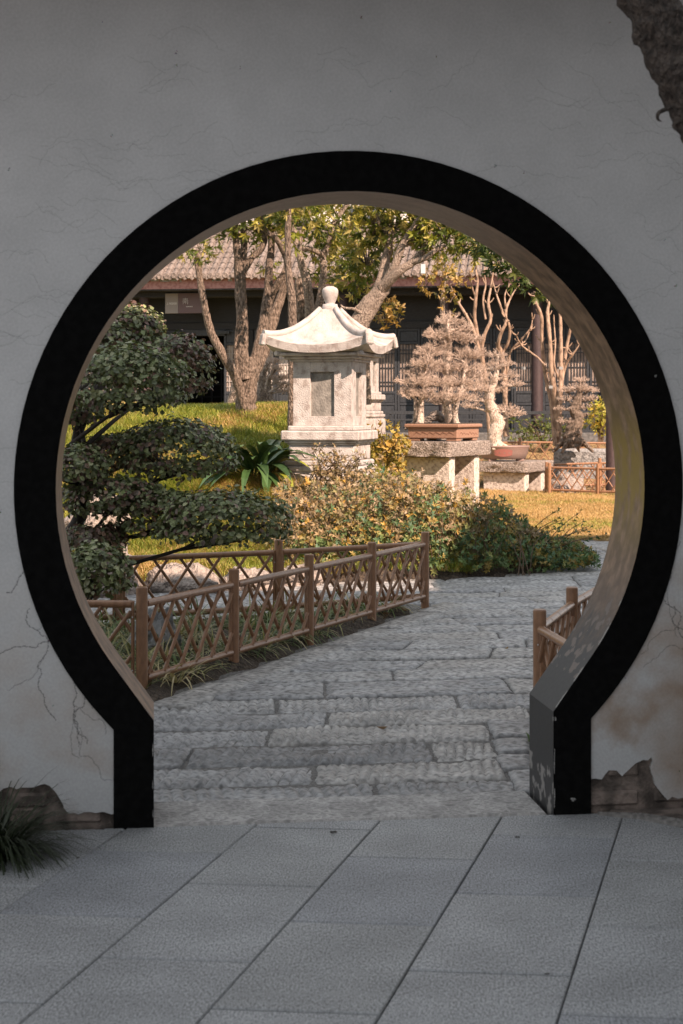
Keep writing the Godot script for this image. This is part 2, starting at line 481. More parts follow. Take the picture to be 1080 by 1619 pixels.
func make_ground() -> void:
	var mb := MB.new()
	var step := 0.2
	var x0 := -11.0; var nx := 120; var d0 := 6.05; var nd := 175
	for j in nd + 1:
		for i in nx + 1:
			var x := x0 + i * step; var d := d0 + j * step
			var y := ground_y(x, d)
			var e := 0.1
			var nn := Vector3(land(x - e, d) - land(x + e, d), 2 * e, (land(x, d + e) - land(x, d - e))).normalized()
			mb.vert(Vector3(x, y, -d), nn)
	var lawns := [MB.new(), MB.new()]
	for l in lawns: l.v = mb.v; l.n = mb.n; l.uv = mb.uv
	for j in nd:
		for i in nx:
			var a := j * (nx + 1) + i
			var x := x0 + i * step; var d := d0 + j * step
			var m: MB = mb
			if (d > 12.95 and x < -0.45) or (d > 16.0 and x < 1.25): m = lawns[0]
			elif d > 17.8 and x >= 1.25: m = lawns[1]
			m.face(a, a + 1, a + nx + 2); m.face(a, a + nx + 2, a + nx + 1)
	structure(put("garden_ground", mb, M.soil))
	structure(put("lawn_ground", lawns[0], M.turf))
	structure(put("dry_lawn_ground", lawns[1], M.straw_turf))
	var far := MB.new()
	far.quad(Vector3(-400, -0.12, 60), Vector3(400, -0.12, 60), Vector3(400, -0.12, -500), Vector3(-400, -0.12, -500))
	structure(put("ground", far, M.soil))

func make_courtyard() -> void:
	var floor_root := Node3D.new(); floor_root.name = "courtyard_floor"; add_child(floor_root); structure(floor_root)
	var bed := MB.new()
	bed.box(Transform3D(Basis(), Vector3(0, -0.035, -1.0)), Vector3(9.0, 0.04, 9.76), 0.0)
	put("joint_bed", bed, M.joint, floor_root)
	# strips lean to the right; each strip's cross joints start at their own distance
	var us := [-3.91, -3.465, -3.02, -2.575, -2.13, -1.675, -1.225, -0.783, -0.332, 0.10, 0.535, 0.978, 1.42, 1.865, 2.31, 2.755]
	var starts := [5.0, 5.3, 4.8, 5.2, 4.85, 5.25, 5.02, 5.38, 4.98, 5.27, 5.53, 5.20, 5.55, 5.15, 5.5]
	for s in starts.size():
		var v: float = starts[s] + 0.69 * 2 + 0.13 * us[s]
		for k in 13:
			var v1 := v; var v0 := v - 0.685
			v = v0
			var poly := PackedVector2Array()
			for c in [[us[s] + 0.0022, v0 + 0.0045], [us[s + 1] - 0.0022, v0 + 0.0045], [us[s + 1] - 0.0022, v1 - 0.0045], [us[s] + 0.0022, v1 - 0.0045]]:
				# x = u + .26 (d - 5.6), d = v - .094 x
				var d: float = (c[1] - 0.094 * c[0] + 0.094 * 0.26 * 5.6) / (1.0 + 0.094 * 0.26)
				poly.push_back(Vector2(c[0] + 0.26 * (d - 5.6), -d))
			# stop at the face of the wall
			var lim := PackedVector2Array([Vector2(-6, -(5.742 - 0.12 * 6)), Vector2(6, -(5.742 + 0.12 * 6)), Vector2(6, 3.7), Vector2(-6, 3.7)])
			var cut := Geometry2D.intersect_polygons(poly, lim)
			if cut.is_empty() or cut[0].size() < 3: continue
			var mb := MB.new()
			mb.slab(cut[0], -0.03, rnd(-0.0012, 0.0012), 0.004)
			put("paving_tile", mb, [M.granite, M.granite_b, M.granite_c, M.granite][rng.randi() % 4], floor_root)

# a hand-chiselled slab: corners near-left, near-right, far-right, far-left in (x, d)
func chiselled(c: Array, cell: float, deep: float, kind: int, sd: int) -> MB:
	var mb := MB.new()
	var a: Vector2 = c[0]; var b: Vector2 = c[1]; var cc: Vector2 = c[2]; var dd: Vector2 = c[3]
	var wid := maxf(a.distance_to(b), dd.distance_to(cc)); var hei := a.distance_to(dd)
	var nx := maxi(5, int(wid / (cell if kind or cell > 0.02 else 0.0075))); var nz := maxi(5, int(hei / (cell if kind or cell > 0.02 else 0.024)))
	var g := FastNoiseLite.new(); g.seed = sd; g.frequency = 3.0; g.fractal_octaves = 4
	var w := FastNoiseLite.new(); w.seed = sd + 7; w.frequency = 11.0; w.fractal_octaves = 3
	var r := RandomNumberGenerator.new(); r.seed = sd
	var lift := r.randf_range(-0.006, 0.004); var tilt := r.randf_range(-0.008, 0.008); var ph := r.randf() * 9.0
	var pitch := r.randf_range(0.040, 0.052) if kind == 0 else r.randf_range(0.022, 0.032)
	var lean := r.randf_range(-0.12, 0.16) if kind == 0 else (r.randf_range(0.8, 1.6) * (1 if r.randf() < 0.6 else -1))
	for j in nz + 1:
		for i in nx + 1:
			var s := 0.0 if i == 0 else (1.0 if i == nx else lerpf(0.004 / wid, 1.0 - 0.004 / wid, (i - 1.0) / (nx - 2.0)))
			var t := 0.0 if j == 0 else (1.0 if j == nz else lerpf(0.004 / hei, 1.0 - 0.004 / hei, (j - 1.0) / (nz - 2.0)))
			var p := a.lerp(b, s).lerp(dd.lerp(cc, s), t)
			var es := minf(s, 1 - s) * wid; var et := minf(t, 1 - t) * hei
			var ed := minf(es, et)
			var wob := w.get_noise_2dv(p) * 0.012
			if es < 0.03 and et >= 0.0: p.x += wob * 0.7 * (1 if s < 0.5 else -1)
			if et < 0.03: p.y += w.get_noise_2d(p.x + 40, p.y) * 0.009
			var u := s * wid + t * hei * lean
			var groove := (0.5 + 0.5 * sin(TAU * u / pitch + ph + 0.5 * g.get_noise_2d(p.x * 1.5, p.y * 1.5)))
			groove = 1.0 - pow(groove, 4.0 if kind == 0 else 3.0)
			var amount := clampf(0.65 + 1.2 * g.get_noise_2d(p.x + 20, p.y), 0.0, 1.25) * clampf((et + 0.012 * w.get_noise_2d(p.x * 3.0, 5.0)) / 0.06, 0.0, 1.0)
			var y := lift + tilt * (s - 0.5) + groove * deep * amount + g.get_noise_2d(p.x * 1.2, p.y * 1.2) * (0.006 if kind == 0 else 0.007) + w.get_noise_2d(p.x * 2.2, p.y * 2.2) * 0.002 - deep
			y -= 0.014 * pow(clampf(1.0 - ed / 0.018, 0, 1), 1.6)
			if i == 0 or i == nx or j == 0 or j == nz: y = -0.055
			mb.vert(Vector3(p.x, y, -p.y), Vector3.UP, Vector2(s, t))
	for j in nz + 1:
		for i in nx + 1:
			var k := j * (nx + 1) + i
			var e := mb.v[j * (nx + 1) + mini(i + 1, nx)] - mb.v[j * (nx + 1) + maxi(i - 1, 0)]
			var f := mb.v[mini(j + 1, nz) * (nx + 1) + i] - mb.v[maxi(j - 1, 0) * (nx + 1) + i]
			mb.n[k] = e.cross(f).normalized()
	for j in nz:
		for i in nx:
			var k := j * (nx + 1) + i
			mb.face(k, k + 1, k + nx + 2); mb.face(k, k + nx + 2, k + nx + 1)
	return mb

func make_path() -> void:
	var root := Node3D.new(); root.name = "garden_path"; add_child(root); structure(root)
	var bed := MB.new()
	var prev := []
	for k in 61:
		var d := 6.0 + k * 0.2
		var a := Vector3(edge(LEFT_EDGE, d) - 0.05, -0.022, -d); var b := Vector3(edge(RIGHT_EDGE, d) + 0.05, -0.022, -d)
		if prev.size(): bed.quad(prev[0], prev[1], b, a)
		prev = [a, b]
	bed.quad(Vector3(-3.7, -0.026, -10.5), Vector3(0.6, -0.026, -10.5), Vector3(0.6, -0.026, -13.0), Vector3(-3.7, -0.026, -13.0))
	put("mortar_bed", bed, M.mortar, root)
	var mats := [M.stone, M.stone_b, M.stone_c, M.stone]
	var d := 6.07
	var row := 0
	while d < 17.7:
		var h: float = [0.30, 0.36, 0.40, 0.36, 0.35, 0.38][row % 6] * rnd(0.93, 1.07) if row < 6 else rnd(0.34, 0.46)
		var slope := 0.118 + (0.0 if d < 9 else rnd(-0.015, 0.015))
		var mid: float = d + h * 0.5
		var spans := [[edge(LEFT_EDGE, d) , edge(LEFT_EDGE, d + h), edge(RIGHT_EDGE, d), edge(RIGHT_EDGE, d + h)]]
		if d > 7.9 and d < 12.0: spans[0][0] += 0.16; spans[0][1] += 0.16
		if d < 7.3: spans[0][2] = 0.69; spans[0][3] = 0.69
		if mid > 11.2 and mid < 12.45: spans.append([-3.6, -3.6, back_fence_x(mid) - 0.2, back_fence_x(mid) - 0.1])
		for sp in spans:
			var x: float = maxf(sp[0], sp[1] - 0.5) - 0.02
			x -= rnd(0.0, 0.6) if row > 5 else [0.62, 0.0, 0.72, 0.55, 0.1, 0.4][row]
			var x1: float = minf(sp[2], sp[3])
			var x0: float = minf(sp[0], sp[1])
			var sk0 := 0.0
			while x < x1 - 0.04:
				var w := rnd(0.75, 1.35)
				var xe := minf(x + w, x1)
				if x1 - xe < 0.25: xe = x1
				var xs := maxf(x, x0)
				x = xe
				if xe - xs < 0.08: continue
				var sk := rnd(-0.02, 0.02) if d < 9 else rnd(-0.08, 0.12)
				var q := []
				for e in [[xs + 0.004, d + 0.003], [xe - 0.004, d + 0.003], [xe - 0.004 + sk, d + h - 0.003], [xs + 0.004 + sk0, d + h - 0.003]]:
					q.append(Vector2(e[0], e[1] + slope * e[0]))
				sk0 = sk
				var cell := 0.013 if d < 8.2 else (0.022 if d < 10.5 else 0.04)
				var ribs := 0 if (d < 7.9 and rng.randf() < 0.9) else 1
				var mb := chiselled(q, cell, (0.017 if ribs == 0 else 0.006) if d < 8.2 else 0.006, ribs, 100 + row * 37 + int(xs * 50))
				put("path_stone", mb, [M.stone_b, M.stone_d, M.stone_d, M.stone_c, M.stone_b][rng.randi() % 5] if row < 5 else mats[rng.randi() % 4], root)
		d += h
		row += 1
	# smoother kerb stones beside the left bed, and a few short ones by the right jamb
	var k := 0.0
	while k < 4.2:
		var l := rnd(0.6, 0.95)
		var dir := Vector2(0.392, 0.92); var nrm := Vector2(0.92, -0.392)
		var s := Vector2(-1.0, 8.0) + dir * k
		var e := s + dir * (l - 0.014)
		put("kerb_stone", chiselled([s, s + nrm * 0.23, e + nrm * 0.23, e], 0.03, 0.002, 1, int(k * 99) + 5), M.stone_c, root).position.y = 0.010
		k += l
	for e in [[0.69, 6.1, 0.13, 0.40], [0.67, 6.52, 0.135, 0.30], [0.685, 6.84, 0.15, 0.3], [0.70, 7.16, 0.2, 0.42]]:
		var q := [Vector2(e[0], e[1] + 0.08), Vector2(e[0] + e[2], e[1] + 0.1), Vector2(e[0] + e[2] + 0.03, e[1] + e[3] + 0.1), Vector2(e[0], e[1] + e[3] + 0.08)]
		put("kerb_stone", chiselled(q, 0.02, 0.003, 1, int(e[1] * 77)), M.stone_b, root)

# ---------------------------------------------------------------- the moon gate wall
const GATE := Vector3(0.054, 0, -5.749)
const GATE_TURN := 0.118
const CY := 1.21

func outline(r: float, cx: float, cyy: float, seg := 72) -> PackedVector2Array:
	var p := PackedVector2Array()
	p.push_back(Vector2(cx, -0.02)); p.push_back(Vector2(cx, cyy))
	var v := Vector2(cx, cyy - CY)
	var a0 := v.angle() + acos(minf(1.0, r / v.length()))
	var a1 := PI - a0
	for k in seg + 1:
		var a := lerpf(a0, a1, float(k) / seg)
		p.push_back(Vector2(cos(a) * r, CY + sin(a) * r))
	p.push_back(Vector2(-cx, cyy)); p.push_back(Vector2(-cx, -0.02))
	return p

func plaster_texture() -> Array:
	var w := 1024; var h := 1152
	var fine := FastNoiseLite.new(); fine.seed = 3; fine.frequency = 0.2; fine.fractal_octaves = 3
	var mid := FastNoiseLite.new(); mid.seed = 4; mid.frequency = 0.012; mid.fractal_octaves = 5
	var wide := FastNoiseLite.new(); wide.seed = 6; wide.frequency = 0.0035; wide.fractal_octaves = 3
	var a := fine.get_image(w, h).get_data(); var b := mid.get_image(w, h).get_data(); var c := wide.get_image(w, h).get_data()
	var col := PackedByteArray(); col.resize(w * h * 3)
	var hi := PackedByteArray(); hi.resize(w * h)
	for y in h:
		var low := smoothstep(0.60, 1.0, float(y) / h)      # damp, warm stains rise from the foot
		for x in w:
			var i := y * w + x
			var n1 := a[i] / 255.0 - 0.5; var n2 := b[i] / 255.0 - 0.5; var n3 := c[i] / 255.0 - 0.5
			var v := 0.715 + n1 * 0.06 + n2 * 0.035 + n3 * 0.04
			var rust := clampf(low * (0.30 + n2 * 1.0 + n3 * 0.9) * (1.7 if x > 700 else 0.6), 0, 1)
			var sx := float(x) / w
			rust = maxf(rust, 0.8 * clampf(1.0 - Vector2((sx - 0.985) * 7.0, (float(y) / h - 0.86) * 5.0).length() + n2 * 0.8, 0, 1))
			v -= low * 0.06
			col[i * 3] = int(255 * clampf(v * (1.0 - 0.28 * rust), 0, 1)); col[i * 3 + 1] = int(255 * clampf(v * (1.0 - 0.40 * rust), 0, 1)); col[i * 3 + 2] = int(255 * clampf(v * (1.0 - 0.50 * rust), 0, 1))
			hi[i] = int(255 * clampf(0.6 + n1 * 0.12 + n2 * 0.5, 0, 1))
	# hairline cracks: wandering walks, some that fork
	var g := RandomNumberGenerator.new(); g.seed = 21
	var walks := []
	for s in [[30, 820, 0.2, 200, 2], [60, 840, 1.4, 150, 2], [20, 900, 0.1, 120, 2], [170, 850, 1.9, 170, 2], [110, 880, 1.5, 140, 2], [200, 900, 2.2, 90, 2], [230, 960, 1.2, 90, 2], [120, 990, 1.0, 120, 1],
			[950, 760, 1.9, 160, 2], [940, 850, 1.3, 170, 2], [1000, 840, 0.5, 90, 1], [985, 800, 1.7, 120, 2]]:
		walks.append(s)
	for k in 150:
		walks.append([g.randi() % w, int(g.randf_range(60, 700)), g.randf_range(-0.35, 0.35) + (PI if g.randf() < 0.5 else 0.0), g.randf_range(25, 120), 0])
	for k in 36:
		walks.append([g.randi_range(880, 1020), int(g.randf_range(200, 760)), g.randf_range(-0.5, 0.6), g.randf_range(25, 70), 0])
		walks.append([g.randi_range(0, 260), int(g.randf_range(200, 560)), g.randf_range(-0.5, 0.6), g.randf_range(25, 90), 0])
	while walks.size():
		var s: Array = walks.pop_back()
		var p := Vector2(s[0], s[1]); var an: float = s[2]
		for k in int(s[3]):
			an += g.randfn(0, 0.24) + (s[2] - an) * 0.10
			p += Vector2(cos(an), sin(an)) * 1.2
			if p.x < 1 or p.y < 1 or p.x > w - 3 or p.y > h - 3: break
			var dark: float = [0.90, 0.78, 0.62][s[4]]
			for dx in (2 if s[4] == 2 and k % 5 == 0 else 1):
				var i := int(p.y) * w + int(p.x) + dx
				for q in 3: col[i * 3 + q] = int(col[i * 3 + q] * dark)
				hi[i] = int(hi[i] * (0.85 if s[4] == 0 else 0.5))
			if s[4] == 2 and g.randf() < 0.012: walks.append([p.x, p.y, an + g.randf_range(-1.2, 1.2), 60, 1])
	for k in 90:      # flecks and knocks
		var p := Vector2(g.randf_range(4, w - 8), g.randf_range(40, h - 8))
		for q in int(g.randf_range(2, 9)):
			var i := int(p.y + g.randf_range(-2, 2)) * w + int(p.x + g.randf_range(-1.5, 1.5))
			for e in 3: col[i * 3 + e] = int(col[i * 3 + e] * g.randf_range(0.4, 0.8))
	return [ImageTexture.create_from_image(Image.create_from_data(w, h, false, Image.FORMAT_RGB8, col)), ImageTexture.create_from_image(Image.create_from_data(w, h, false, Image.FORMAT_L8, hi))]

# inside of the opening: worn paint, black below; warm bounced light painted in above
func reveal_texture() -> ImageTexture:
	var w := 96; var h := 1024
	var n := FastNoiseLite.new(); n.seed = 31; n.frequency = 0.02; n.fractal_octaves = 4
	var im := Image.create(w, h, false, Image.FORMAT_RGB8)
	for y in h:
		var v := float(y) / h             # 0 right foot, 1 left foot
		for x in w:
			var streak := n.get_noise_2d(x * 2.2, y * 1.6)
			var fine := n.get_noise_2d(x * 9.0 + 300, y * 13.0)
			var blot := n.get_noise_2d(x * 2.2 + 900, y * 3.4)
			var base := Color(0.29, 0.185, 0.115).lerp(Color(0.11, 0.066, 0.040), clampf(0.5 + streak * 0.9 + blot * 0.7 + (0.3 if v < 0.32 else 0.0) * (1.0 - v * 2.0), 0, 1))
			base = base * (1.0 + fine * 0.25)
			# the rim nearest the courtyard keeps more dark paint
			var blk := 1.0 - smoothstep(0.10, 0.17, v + streak * 0.03)
			base = base.lerp(Color(0.50, 0.40, 0.33) * (1.0 + fine * 0.2 + streak * 0.3), smoothstep(0.36, 0.46, v) * (1.0 - smoothstep(0.62, 0.74, v)) * 0.8)  # paler top: light bounced up from path and lawn, painted in
			var blk2 := smoothstep(0.93, 0.985, v + streak * 0.03) * 0.6
			var yellow_bounce := exp(-pow((v - 0.225) / 0.034, 2)) * clampf(0.75 + streak * 1.3, 0, 1)  # yellow light bounced from the garden, painted on the right side
			var yellow_bounce2 := exp(-pow((v - 0.745) / 0.035, 2)) * clampf(0.6 + streak, 0, 1)  # a weaker patch of that painted light on the left
			base = base.lerp(Color(0.27, 0.18, 0.02), clampf(yellow_bounce * 1.1, 0, 0.85)).lerp(Color(0.3, 0.22, 0.06), yellow_bounce2 * 0.5)
			base = base.lerp(Color(0.022, 0.022, 0.023) * (1.0 + fine * 0.5), blk)
			base = base.lerp(Color(0.1, 0.095, 0.09) * (1.0 + fine * 0.4), blk2)
			if blk > 0.4 and blot > 0.22 and v > 0.09: base = Color(0.13, 0.10, 0.085)
			if v < 0.03 and blot > 0.10 + v * 4.0: base = Color(0.2, 0.19, 0.18)
			if blk > 0.3 and x < 3 and blot > 0.0 and v > 0.06: base = Color(0.25, 0.24, 0.23)
			im.set_pixel(x, y, lin(base))
	return ImageTexture.create_from_image(im)

func px_left(px: float, py: float) -> Vector2: return Vector2((px - 564) * 0.002275, EYE - (py - HORIZON) * 0.002264)
func px_right(px: float, py: float) -> Vector2: return Vector2((px - 564) * 0.002365, EYE - (py - HORIZON) * 0.00235)

func ragged(p: PackedVector2Array, sd: int) -> PackedVector2Array:
	var o := PackedVector2Array()
	var g := RandomNumberGenerator.new(); g.seed = sd
	for i in p.size():
		var a := p[i]; var b := p[(i + 1) % p.size()]
		var m := maxi(1, int(a.distance_to(b) / 0.018))
		for k in m: o.push_back(a.lerp(b, float(k) / m) + (Vector2(g.randf_range(-1, 1), g.randf_range(-1, 1)) * 0.006 if a.y > 0.01 or b.y > 0.01 else Vector2.ZERO))
	return o

func make_gate() -> void:
	var wall := thing("moon_gate_wall", "grey plastered garden wall with a round moon gate edged in black", "wall", GATE, GATE_TURN)
	var outer := outline(1.224, 0.874, 0.352)
	var inner := outline(1.077, 0.731, 0.381)
	var top := 3.05
	var thick := 0.36
	# plaster face with its fallen patches cut out
	var face := PackedVector2Array([Vector2(-7, -0.02), Vector2(-7, top), Vector2(2.62, top), Vector2(2.62, -0.02)])
	face.append_array(outer)
	var gone_l := ragged(PackedVector2Array([px_left(-60, 1330), px_left(-60, 1262), px_left(20, 1240), px_left(48, 1240), px_left(72, 1233), px_left(88, 1246), px_left(100, 1268), px_left(108, 1283), px_left(150, 1281), px_left(186, 1285), px_left(186, 1330)]), 4)
	var gone_r := ragged(PackedVector2Array([px_right(930, 1340), px_right(930, 1228), px_right(952, 1229), px_right(962, 1216), px_right(973, 1217), px_right(982, 1226), px_right(1008, 1205), px_right(1033, 1199), px_right(1032, 1222), px_right(1040, 1248), px_right(1056, 1264), px_right(1090, 1262), px_right(1150, 1275), px_right(1150, 1340)]), 5)
	var parts := [face]
	for gone in [gone_l, gone_r]:
		var next := []
		for p in parts: next.append_array(Geometry2D.clip_polygons(p, gone))
		parts = next
	var tex := plaster_texture()
	var pm := StandardMaterial3D.new()
	pm.albedo_texture = tex[0]; pm.roughness = 0.9
	pm.heightmap_enabled = true; pm.heightmap_texture = tex[1]; pm.heightmap_scale = 0.5
	pm.uv1_scale = Vector3(1 / 2.75, -1 / 3.09, 1); pm.uv1_offset = Vector3(0.485, 0.985, 0)
	pm.albedo_color = lin(Color(0.98, 0.99, 1.0))
	var pl := MB.new()
	for p in parts: pl.plate(p, -0.016, 0.0, false)
	put("plaster", pl, pm, wall)
	var core := MB.new()
	var full := PackedVector2Array([Vector2(-7, -0.03), Vector2(-7, top), Vector2(2.62, top), Vector2(2.62, -0.03)])
	full.append_array(outline(1.10, 0.76, 0.376))
	core.plate(full, -thick + 0.01, -0.0165, false)
	put("masonry_core", core, M.substrate, wall)
	var rear := MB.new()
	rear.plate(full, -thick + 0.0, -thick + 0.0095)
	put("rear_plaster", rear, M.white_plaster, wall)
	# loose bricks showing where the render has gone
	for e in [[-1.22, 0.02, 0.2], [-1.0, 0.015, 0.17], [-1.17, 0.075, 0.12], [0.96, 0.02, 0.2], [1.2, 0.03, 0.16], [1.0, 0.13, 0.12], [1.22, 0.1, 0.18]]:
		var b := MB.new()
		b.box(Transform3D(Basis(Vector3.BACK, rnd(-0.05, 0.05)), Vector3(e[0], e[1] + 0.03, -0.03)), Vector3(e[2], rnd(0.05, 0.065), 0.05), 0.008)
		put("brick", b, M.substrate, wall)
	# black border, 8 mm proud, front and back
	var ring := inner.duplicate()
	var back_way := outer.duplicate(); back_way.reverse()
	ring.append_array(back_way)
	var rim := MB.new()
	for i in inner.size() - 1:
		for z in [0.008, -thick - 0.006]:
			var a := Vector3(inner[i].x, inner[i].y, z); var b := Vector3(inner[i + 1].x, inner[i + 1].y, z)
			var c := Vector3(outer[i + 1].x, outer[i + 1].y, z); var d := Vector3(outer[i].x, outer[i].y, z)
			if z > 0: rim.quad(a, d, c, b)
			else: rim.quad(a, b, c, d)
			var in_z := -0.012 if z > 0 else -thick + 0.01
			if z > 0: rim.quad(d, Vector3(d.x, d.y, in_z), Vector3(c.x, c.y, in_z), c)
			else: rim.quad(Vector3(d.x, d.y, in_z), d, c, Vector3(c.x, c.y, in_z))
	put("black_border", rim, M.black_paint, wall)
	# knocks where the black paint has come off, a millimetre proud of it
	var cg := RandomNumberGenerator.new(); cg.seed = 12
	for q in [[0.805, 0.055, 0.011, 1.0], [0.739, 0.355, 0.005, 1.5], [0.7345, 0.20, 0.0025, 26.0], [0.735, 0.06, 0.003, 12.0], [-0.7345, 0.27, 0.0022, 14.0], [-0.735, 0.15, 0.002, 9.0], [-0.734, 0.05, 0.002, 8.0], [1.12, 1.62, 0.005, 1.3]]:
		var pg := PackedVector2Array()
		for k in 9: pg.push_back(Vector2(q[0], q[1]) + Vector2.from_angle(TAU * k / 9) * Vector2(1.0, q[3]) * q[2] * cg.randf_range(0.5, 1.2))
		var ch := MB.new(); ch.plate(pg, 0.0075, 0.0092, false)
		put("paint_chip", ch, M.chip, wall)
	var rv := MB.new()
	var total := 0.0
	for i in inner.size() - 1: total += inner[i].distance_to(inner[i + 1])
	var at := 0.0
	for i in inner.size() - 1:
		var l := inner[i].distance_to(inner[i + 1])
		var smooth_here := i > 1 and i < inner.size() - 3
		var na := (Vector2(0, CY) - inner[i]).normalized() if smooth_here else (inner[i + 1] - inner[i]).orthogonal().normalized()
		var nb := (Vector2(0, CY) - inner[i + 1]).normalized() if smooth_here else na
		if not smooth_here and na.dot(Vector2(0, CY) - inner[i]) < 0: na = -na; nb = -nb
		var q := [rv.vert(Vector3(inner[i].x, inner[i].y, 0.008), Vector3(na.x, na.y, 0), Vector2(0, at / total)), rv.vert(Vector3(inner[i + 1].x, inner[i + 1].y, 0.008), Vector3(nb.x, nb.y, 0), Vector2(0, (at + l) / total)),
			rv.vert(Vector3(inner[i + 1].x, inner[i + 1].y, -thick - 0.006), Vector3(nb.x, nb.y, 0), Vector2(1, (at + l) / total)), rv.vert(Vector3(inner[i].x, inner[i].y, -thick - 0.006), Vector3(na.x, na.y, 0), Vector2(1, at / total))]
		rv.face(q[0], q[1], q[2]); rv.face(q[0], q[2], q[3])
		at += l
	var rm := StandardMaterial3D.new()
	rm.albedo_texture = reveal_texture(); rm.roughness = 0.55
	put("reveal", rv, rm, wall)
	# coping: brick cornice, tiled both ways
	var cor := MB.new()
	cor.box(Transform3D(Basis(), Vector3(-2.19, 3.085, -thick / 2)), Vector3(9.62, 0.07, thick + 0.16), 0.006)
	cor.box(Transform3D(Basis(), Vector3(-2.19, 3.16, -thick / 2)), Vector3(9.62, 0.08, thick + 0.36), 0.006)
	put("cornice", cor, M.grey_brick, wall)
	var cap := MB.new()
	for s in [1.0, -1.0]:
		var lo := Vector3(0, 3.21, -thick / 2 + s * 0.92); var hi2 := Vector3(0, 3.66, -thick / 2)
		cap.bar(lo, hi2, 9.7, 0.05)
	put("coping_slab", cap, M.roof_tile, wall)
	for k in 44:
		for s in [1.0, -1.0]:
			var t := MB.new()
			var x := -6.9 + k * 0.22
			rod(t, Vector3(x, 3.235, -thick / 2 + s * 0.96), Vector3(x, 3.70, -thick / 2), 0.055, 10)
			put("coping_tile", t, M.roof_tile, wall)
	var rdg := MB.new()
	rdg.box(Transform3D(Basis(), Vector3(-2.19, 3.74, -thick / 2)), Vector3(9.7, 0.16, 0.2), 0.03)
	put("coping_ridge", rdg, M.roof_tile, wall)
	# pale worn sill under the opening
	var sill := MB.new()
	sill.box(Transform3D(Basis(), Vector3(-0.02, -0.031, -thick / 2 - 0.002)), Vector3(1.47, 0.07, thick - 0.012), 0.01)
	put("threshold_stone", sill, M.threshold, wall)
	# a mortar fillet along the foot of the wall on the right
	var dirt := MB.new()
	dirt.slab(PackedVector2Array([Vector2(0.94, 0.0), Vector2(1.06, 0.09), Vector2(1.2, 0.24), Vector2(1.4, 0.4), Vector2(2.6, 0.5), Vector2(2.6, 0.0)]), -0.05, 0.012, 0.01)
	put("soil_strip", dirt, M.substrate, wall)
	var fil := MB.new()
	fil.tube(PackedVector3Array([Vector3(0.90, -0.012, 0.01), Vector3(1.04, -0.008, 0.09), Vector3(1.19, -0.004, 0.25), Vector3(1.4, 0.0, 0.42), Vector3(2.6, 0.0, 0.52)]), PackedFloat32Array([0.02, 0.028, 0.032, 0.032, 0.032]), 8)
	put("mortar_fillet", fil, M.mortar, wall)

# ---------------------------------------------------------------- low brown fences made like bamboo
func fence(label: String, pts: Array, skip_first := false, skip_last := false, lattice := 6, group := "low brown lattice fences along the paths") -> void:
	var base: Vector3 = pts[0]
	var root := thing("lattice_fence", label, "fence", base, 0.0, group)
	for i in pts.size():
		if (i == 0 and skip_first) or (i == pts.size() - 1 and skip_last): continue
		var p: Vector3 = pts[i] - base
		var mb := MB.new()
		mb.lathe(Transform3D(Basis(), p), [Vector2(0.031, -0.08), Vector2(0.031, 0.553), Vector2(0.028, 0.560), Vector2(0.0, 0.5605)], 14)
		put("post", mb, M.brown_metal, root)
	for i in pts.size() - 1:
		var a: Vector3 = pts[i] - base; var b: Vector3 = pts[i + 1] - base
		var dir := (b - a).normalized()
		var L := a.distance_to(b)
		var nrm := Vector3.UP.cross(dir).normalized()
		var s := a + dir * 0.036; var e := b - dir * 0.036
		for h in [0.468, 0.075]:
			var mb := MB.new()
			var up: Vector3 = Vector3.UP * h
			var pp := PackedVector3Array(); var rr := PackedFloat32Array()
			var m := 4
			for k in m:      # shallow rings like the nodes of bamboo
				var f0 := float(k) / m; var f1 := float(k + 1) / m
				for q in [[f0 + 0.006, 0.0205], [f1 - 0.012, 0.0205], [f1 - 0.006, 0.0225], [f1 - 0.0001, 0.0205]]:
					pp.push_back(s.lerp(e, q[0]) + up); rr.push_back(q[1])
			mb.tube(pp, rr, 12)
			put("top_rail" if h > 0.3 else "bottom_rail", mb, M.brown_metal, root)
		for q in [s, e]:
			var mb := MB.new()
			mb.bar(q + Vector3.UP * 0.03, q + Vector3.UP * 0.485, 0.03, 0.016, 0.004)
			put("stile", mb, M.brown_metal, root)
			for h in [0.40, 0.12]:
				var sc := MB.new()
				sc.lathe(Transform3D(Basis(Quaternion(Vector3.UP, nrm)), q + Vector3.UP * h + nrm * 0.015), [Vector2(0.005, 0), Vector2(0.004, 0.004), Vector2(0, 0.0045)], 6)
				put("screw", sc, M.steel, root)
		# two layers of slanting bars
		var inner := L - 0.09
		var run := 0.27
		var pitch := (inner + run) / (lattice + 1)
		for side in [0.0105, -0.0105]:
			for k in lattice + 1:
				var u := -run + pitch * (k + 0.45)
				var u0 := u; var u1 := u + run; var y0 := 0.455; var y1 := 0.085
				if u0 < 0: y0 = lerpf(y0, y1, -u0 / run); u0 = 0
				if u1 > inner: y1 = lerpf(y1, 0.455, (u1 - inner) / run); u1 = inner
				if u1 - u0 < 0.04: continue
				if side < 0: var t := u0; u0 = inner - t; u1 = inner - u1
				var pa: Vector3 = s + dir * (u0 + 0.009) + Vector3.UP * y0 + nrm * side
				var pb: Vector3 = s + dir * (u1 + 0.009) + Vector3.UP * y1 + nrm * side
				var mb := MB.new()
				rod(mb, pa, pb, 0.0108, 8)
				put("lattice_bar", mb, M.brown_metal, root)

func g3(x: float, d: float, drop := 0.0) -> Vector3: return Vector3(x, land(x, d) - 0.025 - drop, -d)

